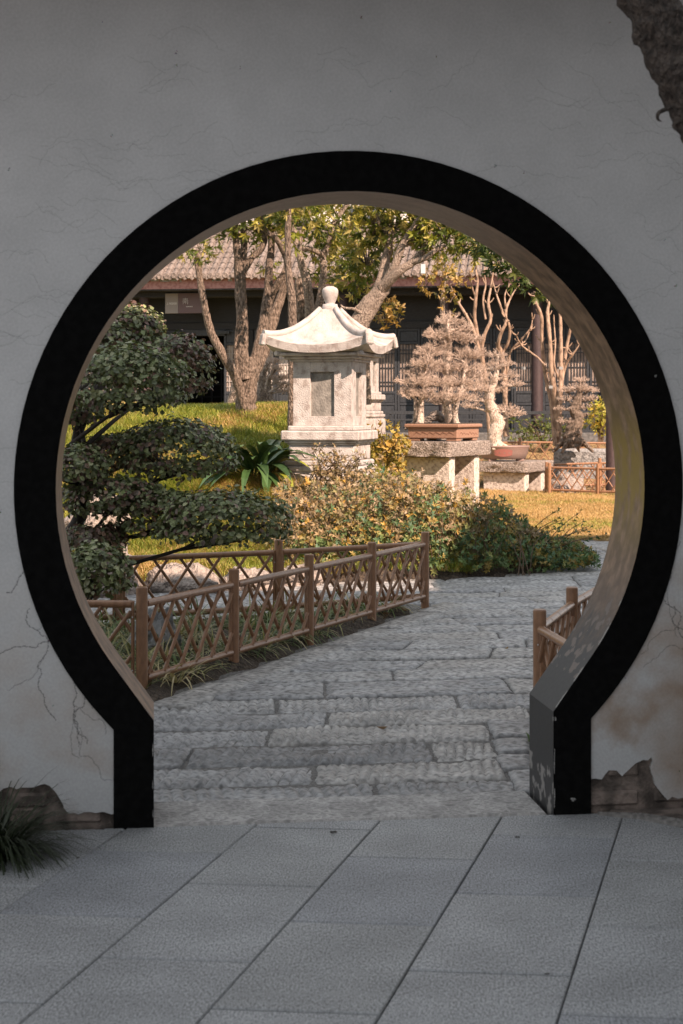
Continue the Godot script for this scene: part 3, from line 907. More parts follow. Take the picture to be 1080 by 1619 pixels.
func make_fences() -> void:
	var near := []
	for k in 5: near.append(Vector3(lerpf(-1.05, 0.634, k / 4.0), 0, -lerpf(8.32, 12.0, k / 4.0)))
	fence("brown bamboo-style metal fence along the left kerb of the path, four panels", near)
	fence("short brown fence run going left behind the moon gate's left edge from the nearest post", [Vector3(-1.062, 0, -8.32), Vector3(-2.1, 0, -8.36), Vector3(-3.1, 0, -8.4)], true)
	fence("brown fence at the back of the planted bed, under the topiary pads", [Vector3(0.634, 0, -12.0), Vector3(-0.45, 0, -11.3), Vector3(-1.52, 0, -10.8), Vector3(-2.6, 0, -10.3)], true)
	fence("brown fence corner at the right of the path, half hidden by the moon gate", [Vector3(1.04, 0, -6.35), Vector3(0.925, 0, -7.38), Vector3(1.21, 0, -8.3), Vector3(1.55, 0, -9.25), Vector3(1.95, 0, -10.2)], true)
	# far fences round the dry lawn
	fence("sunlit lattice fence on the dry lawn, right of the lower stone bench", [g3(3.55, 27.0), g3(3.62, 27.9), g3(4.43, 27.3), g3(5.2, 26.7)], false, false, 5)
	fence("lattice fence behind the sunlit one, beside the brown boulder", [g3(3.4, 29.6), g3(3.62, 28.9), g3(4.72, 28.9), g3(5.7, 28.9)], false, false, 5)
	fence("farthest thin fence, before the dark hall and bare trees", [g3(2.4, 31.0), g3(3.5, 31.0), g3(4.7, 31.0), g3(5.8, 31.0)], false, false, 5)

# ---------------------------------------------------------------- stone lantern
func square_block(mb: MB, s: float, y0: float, y1: float, bev := 0.012) -> void:
	mb.box(Transform3D(Basis(), Vector3(0, (y0 + y1) / 2, 0)), Vector3(s, y1 - y0, s), bev)

func roof_height(u: float) -> float:      # u: 0 at the eave, 1 at the apex
	return lerpf(pow(u, 1.9), u, 0.35)

func stone_lantern(label: String, at: Vector3, turn: float) -> Node3D:
	var r := thing("stone_lantern", label, "stone lantern", at, turn, "pale stone lanterns in the garden")
	var b := MB.new()
	square_block(b, 0.86, -0.3, 0.045); square_block(b, 0.80, 0.045, 0.075, 0.01)
	square_block(b, 0.85, 0.075, 0.13, 0.02); square_block(b, 0.79, 0.13, 0.19, 0.03)
	put("base_block", b, M.marble, r)
	b = MB.new()
	square_block(b, 0.715, 0.19, 0.355, 0.012)
	put("waist_block", b, M.marble, r)
	# raised scroll lines on the waist
	for f in 4:
		var sc := MB.new()
		var bs := Basis(Vector3.UP, f * PI / 2)
		for q in [[-0.27, 0.02], [-0.02, 0.245]]:
			var pts := []
			for k in 9:
				var x := lerpf(q[0], q[0] + 0.24, k / 8.0)
				pts.append(bs * Vector3(x, 0.275 + 0.035 * sin(k * 1.3 + q[1] * 9) - 0.012 * k * 0.4, 0.359))
			limb(sc, pts, [0.004, 0.008, 0.008, 0.008, 0.008, 0.008, 0.008, 0.007, 0.004], 5, 3)
		put("scroll_carving", sc, M.marble, r)
	b = MB.new()
	square_block(b, 0.74, 0.355, 0.375, 0.008); square_block(b, 0.79, 0.375, 0.40, 0.012)
	square_block(b, 0.855, 0.40, 0.505, 0.014); square_block(b, 0.73, 0.505, 0.556, 0.01)
	put("ledge_block", b, M.marble, r)
	# light box: four corner posts with lintel and sill leave a recessed dark panel on each face
	var y0 := 0.556; var y1 := 1.235
	b = MB.new()
	square_block(b, 0.565, y0, y1, 0.0)
	put("recessed_panel", b, M.marble_dark, r)
	b = MB.new()
	var h := 0.32
	for f in 4:
		var bs := Basis(Vector3.UP, f * PI / 2)
		b.box(Transform3D(bs, bs * Vector3(0.225, (y0 + y1) / 2, 0.225)), Vector3(0.19, y1 - y0, 0.19), 0.003)
		b.box(Transform3D(bs, bs * Vector3(0, y1 - 0.055, 0.2965)), Vector3(0.262, 0.11, 0.046), 0.003)
		b.box(Transform3D(bs, bs * Vector3(0, y0 + 0.05, 0.2965)), Vector3(0.262, 0.10, 0.046), 0.003)
	put("light_box", b, M.marble, r)
	# under the eaves, two stepped courses
	b = MB.new()
	square_block(b, 0.70, 1.235, 1.262, 0.004); square_block(b, 0.80, 1.262, 1.292, 0.01); square_block(b, 0.93, 1.292, 1.33, 0.02)
	put("eave_course", b, M.marble, r)
	# curved roof: each face a grid, corners lifted and drawn out
	b = MB.new()
	var E := 0.55; var apex := 0.085; var n := 12
	for f in 4:
		var bs := Basis(Vector3.UP, f * PI / 2)
		var grid := []
		for j in n + 1:
			var u := float(j) / n
			var row := []
			for i in n + 1:
				var s := float(i) / n * 2 - 1
				var half := lerpf(E, apex, u)
				var corner := pow(absf(s), 2.5) * pow(1 - u, 2.2)
				var y := 1.405 + 0.40 * roof_height(u) + 0.115 * corner
				var out := half + 0.03 * corner
				row.append([bs * Vector3(s * (half + 0.03 * corner), y, out), 0])
			grid.append(row)
		# lip and soffit
		var low := []; var inn := []
		for i in n + 1:
			var s := float(i) / n * 2 - 1
			var c := pow(absf(s), 2.5)
			low.append(bs * Vector3(s * (E + 0.02 * c - 0.012), 1.322 + 0.10 * c, E + 0.02 * c - 0.012))
			inn.append(bs * Vector3(s * 0.46, 1.335, 0.46))
		var first := b.v.size()
		for j in n + 1:
			for i in n + 1:
				var p: Vector3 = grid[j][i][0]
				var du: Vector3 = grid[j][mini(i + 1, n)][0] - grid[j][maxi(i - 1, 0)][0]
				var dv: Vector3 = grid[mini(j + 1, n)][i][0] - grid[maxi(j - 1, 0)][i][0]
				b.vert(p, du.cross(dv).normalized())
		for j in n:
			for i in n:
				var k := first + j * (n + 1) + i
				b.face(k, k + 1, k + n + 2); b.face(k, k + n + 2, k + n + 1)
		for i in n:
			b.quad(low[i], low[i + 1], grid[0][i + 1][0], grid[0][i][0])
			b.quad(inn[i], inn[i + 1], low[i + 1], low[i])
	put("roof", b, M.marble, r)
	for f in 4:
		var bs := Basis(Vector3.UP, f * PI / 2 + PI / 4)
		var pts := []; var rad := []
		for j in 11:
			var u := float(j) / 10.0
			var half := lerpf(E + 0.03, apex, u)
			pts.append(bs * Vector3(0, 1.41 + 0.40 * roof_height(u) + 0.115 * pow(1 - u, 2.2), half * sqrt(2.0) * 0.985)); rad.append(lerpf(0.043, 0.03, u))
		b = MB.new()
		limb(b, pts, rad, 8, 2)
		put("ridge", b, M.marble, r)
		b = MB.new()
		b.box(Transform3D(bs * Basis(Vector3.RIGHT, -0.2), bs * Vector3(0, 1.462, (E + 0.03) * sqrt(2.0) - 0.008)), Vector3(0.085, 0.125, 0.05), 0.016)
		put("ridge_end", b, M.marble, r)
		b = MB.new()
		b.box(Transform3D(bs, bs * Vector3(0, 1.318, 0.60)), Vector3(0.06, 0.05, 0.14), 0.012)
		put("corner_bracket", b, M.marble, r)
	b = MB.new()
	b.lathe(Transform3D(), [Vector2(0.0, 1.79), Vector2(0.085, 1.79), Vector2(0.09, 1.80), Vector2(0.09, 1.83), Vector2(0.082, 1.835), Vector2(0.078, 1.86), Vector2(0.05, 1.862), Vector2(0.05, 1.87), Vector2(0.062, 1.895), Vector2(0.08, 1.945), Vector2(0.088, 1.985), Vector2(0.085, 2.015), Vector2(0.07, 2.035), Vector2(0.05, 2.043), Vector2(0.04, 2.052), Vector2(0.0, 2.055)], 24)
	put("finial", b, M.marble, r)
	return r

# ---------------------------------------------------------------- plants
func lumpy(p: Vector3, c: Vector3, rad: Vector3, nz: FastNoiseLite) -> float:
	return 1.0 + 0.35 * nz.get_noise_3dv((p - c) * 2.2 + c)

func make_topiary() -> void:
	var root := thing("cloud_pruned_shrub", "dark glossy cloud-pruned shrub with flat leafy pads, inside the moon gate at left", "shrub")
	# [px, py, distance, half width px, half height px, purple share]
	var pads := [[212, 528, 10.9, 50, 46, 0.35], [170, 545, 10.6, 40, 34, 0.4], [252, 585, 10.8, 84, 58, 0.65], [205, 606, 9.9, 94, 56, 0.12], [280, 716, 10.2, 96, 50, 0.22], [190, 715, 10.4, 60, 26, 0.8], [125, 738, 9.8, 45, 30, 0.3], [175, 788, 9.9, 85, 32, 0.45],
		[350, 824, 9.7, 106, 46, 0.2], [255, 815, 9.9, 70, 40, 0.25], [150, 906, 9.1, 55, 44, 0.15], [120, 650, 10.3, 40, 26, 0.5], [150, 850, 9.9, 50, 16, 0.7]]
	var wood := MB.new()
	var hub := spot(110, 905, 10.0); hub.y = 0.1
	limb(wood, [Vector3(hub.x - 0.1, -0.1, hub.z), spot(100, 880, 10.0), spot(130, 800, 10.1), spot(120, 700, 10.3), spot(160, 610, 10.4), spot(205, 545, 10.7)], [0.06, 0.05, 0.042, 0.035, 0.025, 0.01], 9, 5, 0.3)
	for p in pads:
		var c := spot(p[0], p[1] + p[4] * 0.55, p[2])
		var st := spot(115 + rnd(-8, 25), p[1] + p[4] * 1.2 + rnd(10, 60), 10.15)
		limb(wood, [st, st.lerp(c, 0.5) + Vector3(0, rnd(-0.06, 0.02), rnd(-0.05, 0.05)), c], [0.017, 0.013, 0.007], 7, 4, 0.3)
		for k in 9:
			var q := c + Vector3(rnd(-0.8, 0.8) * p[3] / F * p[2], rnd(0.0, 0.5) * p[4] / F * p[2], rnd(-0.25, 0.25))
			limb(wood, [c.lerp(st, rnd(0, 0.35)), c.lerp(q, 0.5) + Vector3(0, -0.03, 0), q], [0.009, 0.006, 0.003], 5, 3)
	put("trunk", wood, M.dark_twig, root)
	var nz := FastNoiseLite.new(); nz.seed = 8; nz.frequency = 2.6
	var lm := leaf_mesh(0.036, 0.027, 0.12, 0.25)
	var greens := [Color(0.14, 0.17, 0.065), Color(0.20, 0.235, 0.10), Color(0.095, 0.118, 0.05), Color(0.30, 0.31, 0.17)]
	var plums := [Color(0.17, 0.095, 0.075), Color(0.23, 0.145, 0.10), Color(0.11, 0.08, 0.06), Color(0.12, 0.13, 0.065)]
	for p in pads:
		var c := spot(p[0], p[1], p[2])
		var k: float = p[2] / F
		var rad := Vector3(p[3] * k, p[4] * k, maxf(0.24, p[3] * k * 0.75))
		var at := []; var col := []
		var area: float = rad.x * rad.z + rad.y * (rad.x + rad.z)
		for i in int(area * 11500 + 400):
			var u := Vector3(rng.randfn(), rng.randfn(), rng.randfn()).normalized()
			if u.y < -0.35 and rng.randf() < 0.75: u.y = -u.y
			var dep := 1.0 - 0.22 * pow(rng.randf(), 2.0)
			var q := c + u * rad * dep * (1.0 + 0.30 * nz.get_noise_3dv(c + u * rad * 2.0)) 
			if u.y < 0: q.y = lerpf(q.y, c.y - rad.y * 0.55, 0.5)
			q += Vector3(rng.randfn(), rng.randfn(), rng.randfn()) * 0.014
			var out := (u + Vector3(0, 0.55, 0) + Vector3(rng.randfn(), rng.randfn(), rng.randfn()) * 0.55).normalized()
			var x := Vector3(rng.randfn(), rng.randfn(), rng.randfn()).cross(out).normalized()
			at.append(Transform3D(Basis(x, out, x.cross(out)).scaled(Vector3.ONE * rnd(0.65, 1.25)), q))
			var plum: float = p[5] * (1.4 if nz.get_noise_3dv(q * 1.5) > 0.0 else 0.5)
			col.append(pick(plums if rng.randf() < plum else greens, 0.35))
		many("leaf_pad", lm, M.gloss_leaf, at, col, root)

func make_mid_shrub() -> void:
	var root := thing("sprawling_shrub", "wide sprawling shrub, sunlit tan painted on top, green low at right, beside the path bend", "shrub")
	var nz := FastNoiseLite.new(); nz.seed = 18; nz.frequency = 2.2; nz.fractal_octaves = 3
	var wood := MB.new()
	var at := []; var col := []
	var tan := [Color(0.32, 0.225, 0.11), Color(0.25, 0.175, 0.085), Color(0.23, 0.20, 0.08), Color(0.36, 0.275, 0.175), Color(0.17, 0.13, 0.065)]
	var green := [Color(0.08, 0.14, 0.05), Color(0.12, 0.18, 0.06), Color(0.09, 0.16, 0.085), Color(0.19, 0.20, 0.06), Color(0.3, 0.22, 0.06)]
	var yellow := [Color(0.42, 0.25, 0.05), Color(0.36, 0.22, 0.04)]
	var sp := sprig_mesh(6, 0.044, 0.019, 1.1, 0.07, 3)
	for i in 8200:
		var x := rnd(-0.62, 2.35)
		var d := rnd(13.85, 15.9)
		if d < 13.85 + maxf(0.0, (x - 0.6) * 0.42) : continue
		# crest by x
		var crest := 0.0
		var s := (x + 0.62) / 2.97
		crest = lerpf(0.37, 0.60, smoothstep(0.10, 0.38, s)) * (1.0 - smoothstep(0.60, 1.0, s) * 0.85)
		crest *= 0.82 + 0.4 * nz.get_noise_2d(x * 1.6, d * 1.2) + 0.12
		var front: float = clampf((d - 13.85 - maxf(0.0, (x - 0.6) * 0.42)) / 0.5, 0.0, 1.0)
		var top := crest * sqrt(front) * (1.0 - 0.5 * smoothstep(15.3, 15.95, d))
		var g := land(x, d)
		var f := 1.0 - pow(rng.randf(), 1.8)
		var q := Vector3(x, g + top * f, -d)
		at.append(Transform3D(facing(Vector3(rng.randfn() * 0.7, rnd(-0.2, 1.0), rnd(-0.2, 1.0)), rnd(0, TAU)).scaled(Vector3.ONE * rnd(0.7, 1.2)), q))
		var gr := smoothstep(0.25, 0.75, s * 0.62 + (1.0 - f) * 0.34 + (1.0 - front) * 0.6 - 0.06 + nz.get_noise_2d(x * 2 + 9, d * 2) * 0.5)  # dry tan at left; sunlit top and shaded foot painted into the mix
		var rr := rng.randf()
		col.append(pick(green if rr < gr else (yellow if rng.randf() < 0.08 else (green if rng.randf() < 0.12 else tan)), 0.3))
	many("foliage", sp, M.dry_leaf, at, col, root)
	for i in 170:
		var x := rnd(-0.5, 1.8); var d := rnd(14.2, 15.6)
		var b := Vector3(x, land(x, d) - 0.02, -d)
		var hh := rnd(0.3, 0.6) * (1.0 - 0.6 * smoothstep(1.2, 2.2, x))
		var e := b + Vector3(rnd(-0.22, 0.22), hh, rnd(-0.2, 0.2))
		limb(wood, [b, b.lerp(e, 0.55) + Vector3(rnd(-0.06, 0.06), 0.05, 0), e], [0.006, 0.0045, 0.002], 4, 3)
	# a few shoots reach out over the path on the right, and one stands up before the lantern
	var shoot := []; var sc := []
	for k in 16:
		var a := Vector3(1.9 + rnd(-0.3, 0.1), 0.1, -14.7 - rnd(0, 0.5)); var e := a + Vector3(rnd(0.25, 0.62), rnd(-0.02, 0.45), rnd(-0.1, 0.2))
		limb(wood, [a, a.lerp(e, 0.5) + Vector3(0, 0.05, 0), e], [0.005, 0.004, 0.002], 4, 3)
		for j in 7:
			shoot.append(Transform3D(facing(e - a + Vector3(rng.randfn(), rng.randfn(), rng.randfn()) * 0.3, rnd(0, TAU)).scaled(Vector3.ONE * rnd(0.6, 0.95)), a.lerp(e, 0.35 + 0.1 * j))); sc.append(pick(green, 0.3))
	for k in 26:
		var a := spot(rnd(480, 560), 770, 15.6); var e := spot(rnd(495, 575), rnd(705, 745), 15.5)
		limb(wood, [a, a.lerp(e, 0.5) + Vector3(rnd(-0.05, 0.05), 0.03, 0), e], [0.006, 0.004, 0.002], 4, 3)
		for j in 8:
			shoot.append(Transform3D(facing(e - a + Vector3(rng.randfn(), rng.randfn(), rng.randfn()) * 0.4, rnd(0, TAU)).scaled(Vector3.ONE * rnd(0.55, 0.9)), a.lerp(e, 0.3 + 0.1 * j))); sc.append(pick(tan, 0.3))
	many("shoots", sp, M.dry_leaf, shoot, sc, root)
	put("branches", wood, M.tan_twig, root)

func leafy_bush(called: String, label: String, at: Vector3, rad: Vector3, count: int, cols: Array, length: float, width: float) -> void:
	var root := thing(called, label, "shrub", at)
	var wood := MB.new(); var t := []; var c := []
	for i in 14:
		var e := Vector3(rnd(-0.8, 0.8) * rad.x, rnd(0.7, 1.9) * rad.y, rnd(-0.8, 0.8) * rad.z)
		limb(wood, [Vector3(rnd(-0.05, 0.05), -0.1, 0), e * 0.5 + Vector3(0, 0.1, 0), e], [0.012, 0.008, 0.003], 5, 3)
	for i in count:
		var u := Vector3(rng.randfn(), rng.randfn(), rng.randfn()).normalized() * pow(rng.randf(), 0.45)
		u.x += 0.2 * sin(u.y * 7.0)
		t.append(Transform3D(facing(u + Vector3(rng.randfn(), rng.randfn(), rng.randfn()) * 0.5, rnd(0, TAU)).scaled(Vector3.ONE * rnd(0.6, 1.2)), u * rad + Vector3(0, rad.y, 0)))
		c.append(pick(cols, 0.3))
	put("branches", wood, M.tan_twig, root)
	many("foliage", sprig_mesh(5, length, width, 1.1, length, 6), M.dry_leaf, t, c, root)

func make_broadleaf() -> void:
	var root := thing("broad_leaved_plant", "clump of broad arching dark green leaves beside the stone lantern base", "plant", Vector3(-0.90, land(-0.90, 16.85) - 0.03, -16.85))
	var cols := [Color(0.042, 0.085, 0.026), Color(0.06, 0.115, 0.036), Color(0.03, 0.062, 0.022)]
	var mats := []
	for c in cols: mats.append(plain(c, 0.35))
	mats.append(plain(Color(0.22, 0.24, 0.03), 0.4))
	for k in 80:
		var a := rnd(0, TAU)
		var dir := Vector3(cos(a), 0, sin(a))
		var mb := MB.new()
		var at := Vector3(dir.x * rnd(0, 0.16) + (0.1 if k % 3 == 0 else -0.05), 0, dir.z * 0.1)
		var l := rnd(0.6, 0.95); var w := rnd(0.08, 0.125)
		var p := at; var d := (dir + Vector3.UP * rnd(0.7, 2.6)).normalized()
		var side := Vector3.UP.cross(dir).normalized()
		var prev := []
		for i in 8:
			var f := i / 7.0
			var ww := w * 0.5 * (0.16 if f < 0.2 else sin(PI * clampf((f - 0.12) / 0.88, 0, 1)) * 1.0 + 0.02)
			var row := [p - side * ww + Vector3.UP * ww * 0.3, p, p + side * ww + Vector3.UP * ww * 0.3]
			if prev.size():
				mb.quad(prev[0], prev[1], row[1], row[0]); mb.quad(prev[1], prev[2], row[2], row[1])
			prev = row
			d = (d + Vector3.DOWN * 0.24).normalized(); p += d * l / 7.0
		put("leaf", mb, mats[3] if k % 11 == 0 else mats[rng.randi() % 3], root)

func make_grass() -> void:
	# lawn on the mound and dry lawn at the right
	var kinds := [tuft_mesh(8, 0.15, 0.007, 0.8, 1.0, 0.06, 1, 3), tuft_mesh(9, 0.12, 0.007, 0.7, 0.8, 0.07, 2, 3)]
	var lush := [Color(0.22, 0.27, 0.035), Color(0.33, 0.34, 0.05), Color(0.34, 0.31, 0.07), Color(0.15, 0.22, 0.03)]
	var straw := [Color(0.52, 0.34, 0.14), Color(0.46, 0.29, 0.11), Color(0.56, 0.39, 0.18), Color(0.34, 0.24, 0.08)]
	var brown := [Color(0.22, 0.16, 0.12), Color(0.27, 0.2, 0.15), Color(0.18, 0.14, 0.09)]
	var nz := FastNoiseLite.new(); nz.seed = 40; nz.frequency = 0.5; nz.fractal_octaves = 3
	for half in 2:
		var at := []; var col := []
		var n := 0
		while n < (34000 if half == 0 else 46000):
			n += 1
			var x: float; var d: float
			if half == 0:
				d = rnd(12.9, 22.5); x = rnd(-4.2, 1.2)
				if n % 3 == 0: x = rnd(-2.6, 0.2); d = rnd(13.0, 17.0)
			else:
				d = rnd(14.6, 33.0) if n % 2 else rnd(17.9, 26.0); x = rnd(0.9, 7.0)
			if on_path(x, d, 0.0): continue
			if half == 0 and d < 13.6 and rng.randf() < 0.5: continue
			var s := rnd(0.55, 1.15)
			if half == 1: s *= 0.75
			at.append(Transform3D(Basis(Vector3.UP, rnd(0, TAU)).scaled(Vector3(s, s * (1.0 if half == 0 else 0.8), s)), Vector3(x, land(x, d) - 0.006, -d)))
			var k := nz.get_noise_2d(x, d)
			if half == 0:
				var dry: float = 0.16 + k * 0.9 + smoothstep(15.0, 13.0, d) * 0.5
				col.append(pick(straw if rng.randf() < dry else lush, 0.25))
			else:
				var gr: float = clampf(smoothstep(0.0, 0.35, k) * 0.5 + (0.55 if d < 20.0 and x > 2.6 and k > -0.1 else 0.0), 0, 1)
				if d > 28.3: col.append(pick(brown, 0.25))
				else: col.append(pick(lush if rng.randf() < gr * 0.6 else straw, 0.22))
		many("lawn_grass" if half == 0 else "dry_lawn_grass", kinds[half], M.grass, at, col)

	# longer tussocks on the mound, one bright one left of the tree
	var tuss := tuft_mesh(26, 0.34, 0.012, 1.3, 1.7, 0.05, 7)
	var at := []; var col := []
	for e in [[300, 675, 18.6, 1.0], [345, 680, 18.0, 0.8], [250, 690, 17.6, 0.9], [270, 660, 19.5, 0.7], [330, 655, 20.2, 0.8], [440, 680, 19.0, 0.7], [360, 700, 17.2, 0.7], [230, 700, 16.6, 0.8]]:
		var x: float = (e[0] - 540.0) / F * e[2]
		at.append(Transform3D(Basis(Vector3.UP, rnd(0, TAU)).scaled(Vector3.ONE * e[3]), Vector3(x, land(x, e[2]) - 0.02, -e[2]))); col.append(pick([Color(0.32, 0.30, 0.05), Color(0.22, 0.24, 0.04), Color(0.36, 0.27, 0.08)], 0.2))
	for k in 46:
		var d := rnd(13.8, 21.0); var x := rnd(-3.4, -0.5)
		at.append(Transform3D(Basis(Vector3.UP, rnd(0, TAU)).scaled(Vector3.ONE * rnd(0.35, 0.7)), Vector3(x, land(x, d) - 0.02, -d))); col.append(pick([Color(0.34, 0.32, 0.06), Color(0.14, 0.2, 0.03), Color(0.44, 0.36, 0.13)], 0.2))
	many("grass_tussocks", tuss, M.grass, at, col)

	# striped lilyturf in the fenced bed
	at = []; col = []
	var lily := tuft_mesh(16, 0.34, 0.014, 1.0, 1.9, 0.04, 11, 5)
	var lc := [Color(0.13, 0.19, 0.06), Color(0.09, 0.13, 0.045), Color(0.36, 0.34, 0.15), Color(0.48, 0.41, 0.24), Color(0.17, 0.22, 0.08)]
	var n := 0
	while n < 420:
		var d := rnd(8.2, 11.9); var x := rnd(-3.0, 0.6)
		if x > edge(LEFT_EDGE, d) - 0.10 or x < back_fence_x(d) + 0.1 and d > 10.4: continue
		n += 1
		var s := rnd(0.6, 1.1)
		at.append(Transform3D(Basis(Vector3.UP, rnd(0, TAU)).scaled(Vector3.ONE * s), Vector3(x, land(x, d) - 0.02, -d))); col.append(pick(lc, 0.25))
	many("lilyturf", lily, M.grass, at, col)
	# low dead leaves on the soil
	at = []; col = []
	var dead := leaf_mesh(0.05, 0.022, 0.3, 0.5)
	for i in 1500:
		var d := rnd(6.3, 16.0); var x := rnd(-3.0, 2.4)
		if on_path(x, d, -0.02) and rng.randf() < 0.997: continue
		at.append(Transform3D(any_turn() * Basis(), Vector3(x, land(x, d) + 0.008 if not on_path(x, d) else 0.012, -d))); col.append(pick([Color(0.2, 0.12, 0.06), Color(0.28, 0.19, 0.1), Color(0.12, 0.08, 0.05)], 0.3))
	many("fallen_leaves", dead, M.dry_leaf, at, col)

	# tall pampas-like clump behind the second bonsai
	var pam := thing("fountain_grass", "pale green fountain grass clump between the oval pot and the far fence", "plant", Vector3(2.93, land(2.93, 29.5), -29.5))
	var pm := tuft_mesh(420, 0.9, 0.012, 0.9, 1.4, 0.12, 15, 6)
	put("blades", pm, plain(Color(0.17, 0.19, 0.09), 0.6), pam)
	# mondo grass at the foot of the wall, on the courtyard side
	var mon := thing("grass_clump", "dark drooping grass clump at the foot of the wall, lower left corner", "plant", Vector3(-1.16, 0.0, -5.30))
	put("blades", tuft_mesh(520, 0.36, 0.0075, 0.75, 2.1, 0.09, 17, 6), plain(Color(0.018, 0.027, 0.010), 0.5), mon)
	var side := thing("weed", "tiny green weed in the gap by the right jamb", "plant", Vector3(0.87, -0.03, -7.1))
	put("blades", tuft_mesh(14, 0.09, 0.02, 1.0, 1.2, 0.03, 19, 4), plain(Color(0.06, 0.11, 0.015), 0.5), side)

func make_rocks() -> void:
	var spec := [[-1.32, 13.05, 0.33, 0.17, 0.25, 1, "pale rounded boulder edging the mound behind the back fence, leftmost"], [-0.80, 13.25, 0.26, 0.13, 0.22, 2, "pale boulder edging the mound, seen through the back fence lattice"], [-0.36, 13.5, 0.22, 0.11, 0.2, 3, "low pale boulder between the back fence and the tan shrub"], [-1.95, 12.95, 0.4, 0.3, 0.3, 4, "boulder at the mound edge behind the leafy pads"], [-1.15, 9.75, 0.17, 0.2, 0.15, 5, "dark rough rock in the fenced bed below the small round leaf pad"],
		[4.02, 28.25, 0.36, 0.26, 0.3, 6, "brown boulder beside the dark red post on the dry lawn"], [3.98, 28.0, 0.28, 0.15, 0.25, 7, "low flat boulder under the brown boulder on the dry lawn"], [-2.35, 15.2, 0.33, 0.32, 0.3, 8, "pale pitted rock behind the topiary, above the lawn edge"]]
	for s in spec:
		var root := thing("boulder", s[6], "rock", Vector3(s[0], land(s[0], s[1]) - 0.03, -s[1]), rnd(0, 6), "garden boulders")
		var mb := MB.new()
		var nz := FastNoiseLite.new(); nz.seed = 60 + s[5]; nz.frequency = 1.5; nz.fractal_octaves = 4
		var seg := 28; var rows := 16
		var first := 0
		for j in rows + 1:
			var el := lerpf(-0.6, PI / 2, float(j) / rows)
			for i in seg + 1:
				var a := TAU * (i % seg) / seg
				var u := Vector3(cos(a) * cos(el), sin(el), -sin(a) * cos(el))
				var k := 1.0 + 0.38 * nz.get_noise_3dv(u * 1.1) + 0.12 * absf(nz.get_noise_3dv(u * 4.0))
				mb.vert(Vector3(u.x * s[2], maxf(u.y, -0.3) * s[3] * 1.2, u.z * s[4]) * k, u)
		mb.renormal(first, rows + 1, seg)
		for j in rows:
			for i in seg:
				var q := j * (seg + 1) + i
				mb.face(q, q + 1, q + seg + 2); mb.face(q, q + seg + 2, q + seg + 1)
		put("stone", mb, M.rough_stone if s[5] != 5 else M.grey_rock, root)
	var blk := thing("stone_block", "grey squared stone block right of the twisted bonsai, before the dark hall", "stone block", Vector3(4.62, land(4.62, 30.2), -30.2), -0.2)
	var mb := MB.new()
	mb.box(Transform3D(Basis(), Vector3(0, 0.15, 0)), Vector3(1.1, 0.7, 0.6), 0.05)
	put("block", mb, M.grey_rock, blk)
	var post := thing("red_post", "dark red painted post at the right, behind the sunlit fence", "post", Vector3(4.75, land(4.75, 27.8), -27.8))
	mb = MB.new()
	mb.lathe(Transform3D(), [Vector2(0.11, -0.1), Vector2(0.105, 0.5), Vector2(0.10, 2.6), Vector2(0, 2.61)], 14)
	put("shaft", mb, M.column_paint, post)

# ---------------------------------------------------------------- trees
func stem(mb: MB, pts: Array, sides := 10) -> void:      # pts: [px, py, distance, radius]
	var p := []; var r := []
	for q in pts:
		p.append(spot(q[0], q[1], q[2])); r.append(q[3])
	limb(mb, p, r, sides, 6, 0.22)

func crown(root: Node, blobs: Array, cols: Array, sprig: Mesh, density := 1.0, mat_key := "leaf") -> void:
	var at := []; var col := []
	var wood := MB.new()
	for b in blobs:          # [px, py, distance, radius px, share]
		var c := spot(b[0], b[1], b[2]); var r: float = b[3] / F * b[2]
		var n := int(b[3] * b[3] * 0.044 * density * b[4])
		for k in n:
			var u := Vector3(rng.randfn(), rng.randfn(), rng.randfn()).normalized() * pow(rng.randf(), 0.5) * r
			u.z *= 1.1
			at.append(Transform3D(facing(u.normalized() + Vector3(rng.randfn(), rng.randfn() - 0.3, rng.randfn()) * 0.6, rnd(0, TAU)).scaled(Vector3.ONE * rnd(0.7, 1.2)), c + u))
			col.append(pick(cols, 0.3))
			if k % 9 == 0 and b[4] > 0.1:
				limb(wood, [c + Vector3(0, -r * 0.5, 0), c + u * 0.5, c + u], [0.010, 0.007, 0.003], 4, 2)
	if wood.v.size(): stuff(put("twigs", wood, M.bark, root))
	many("foliage", sprig, M[mat_key], at, col, root)

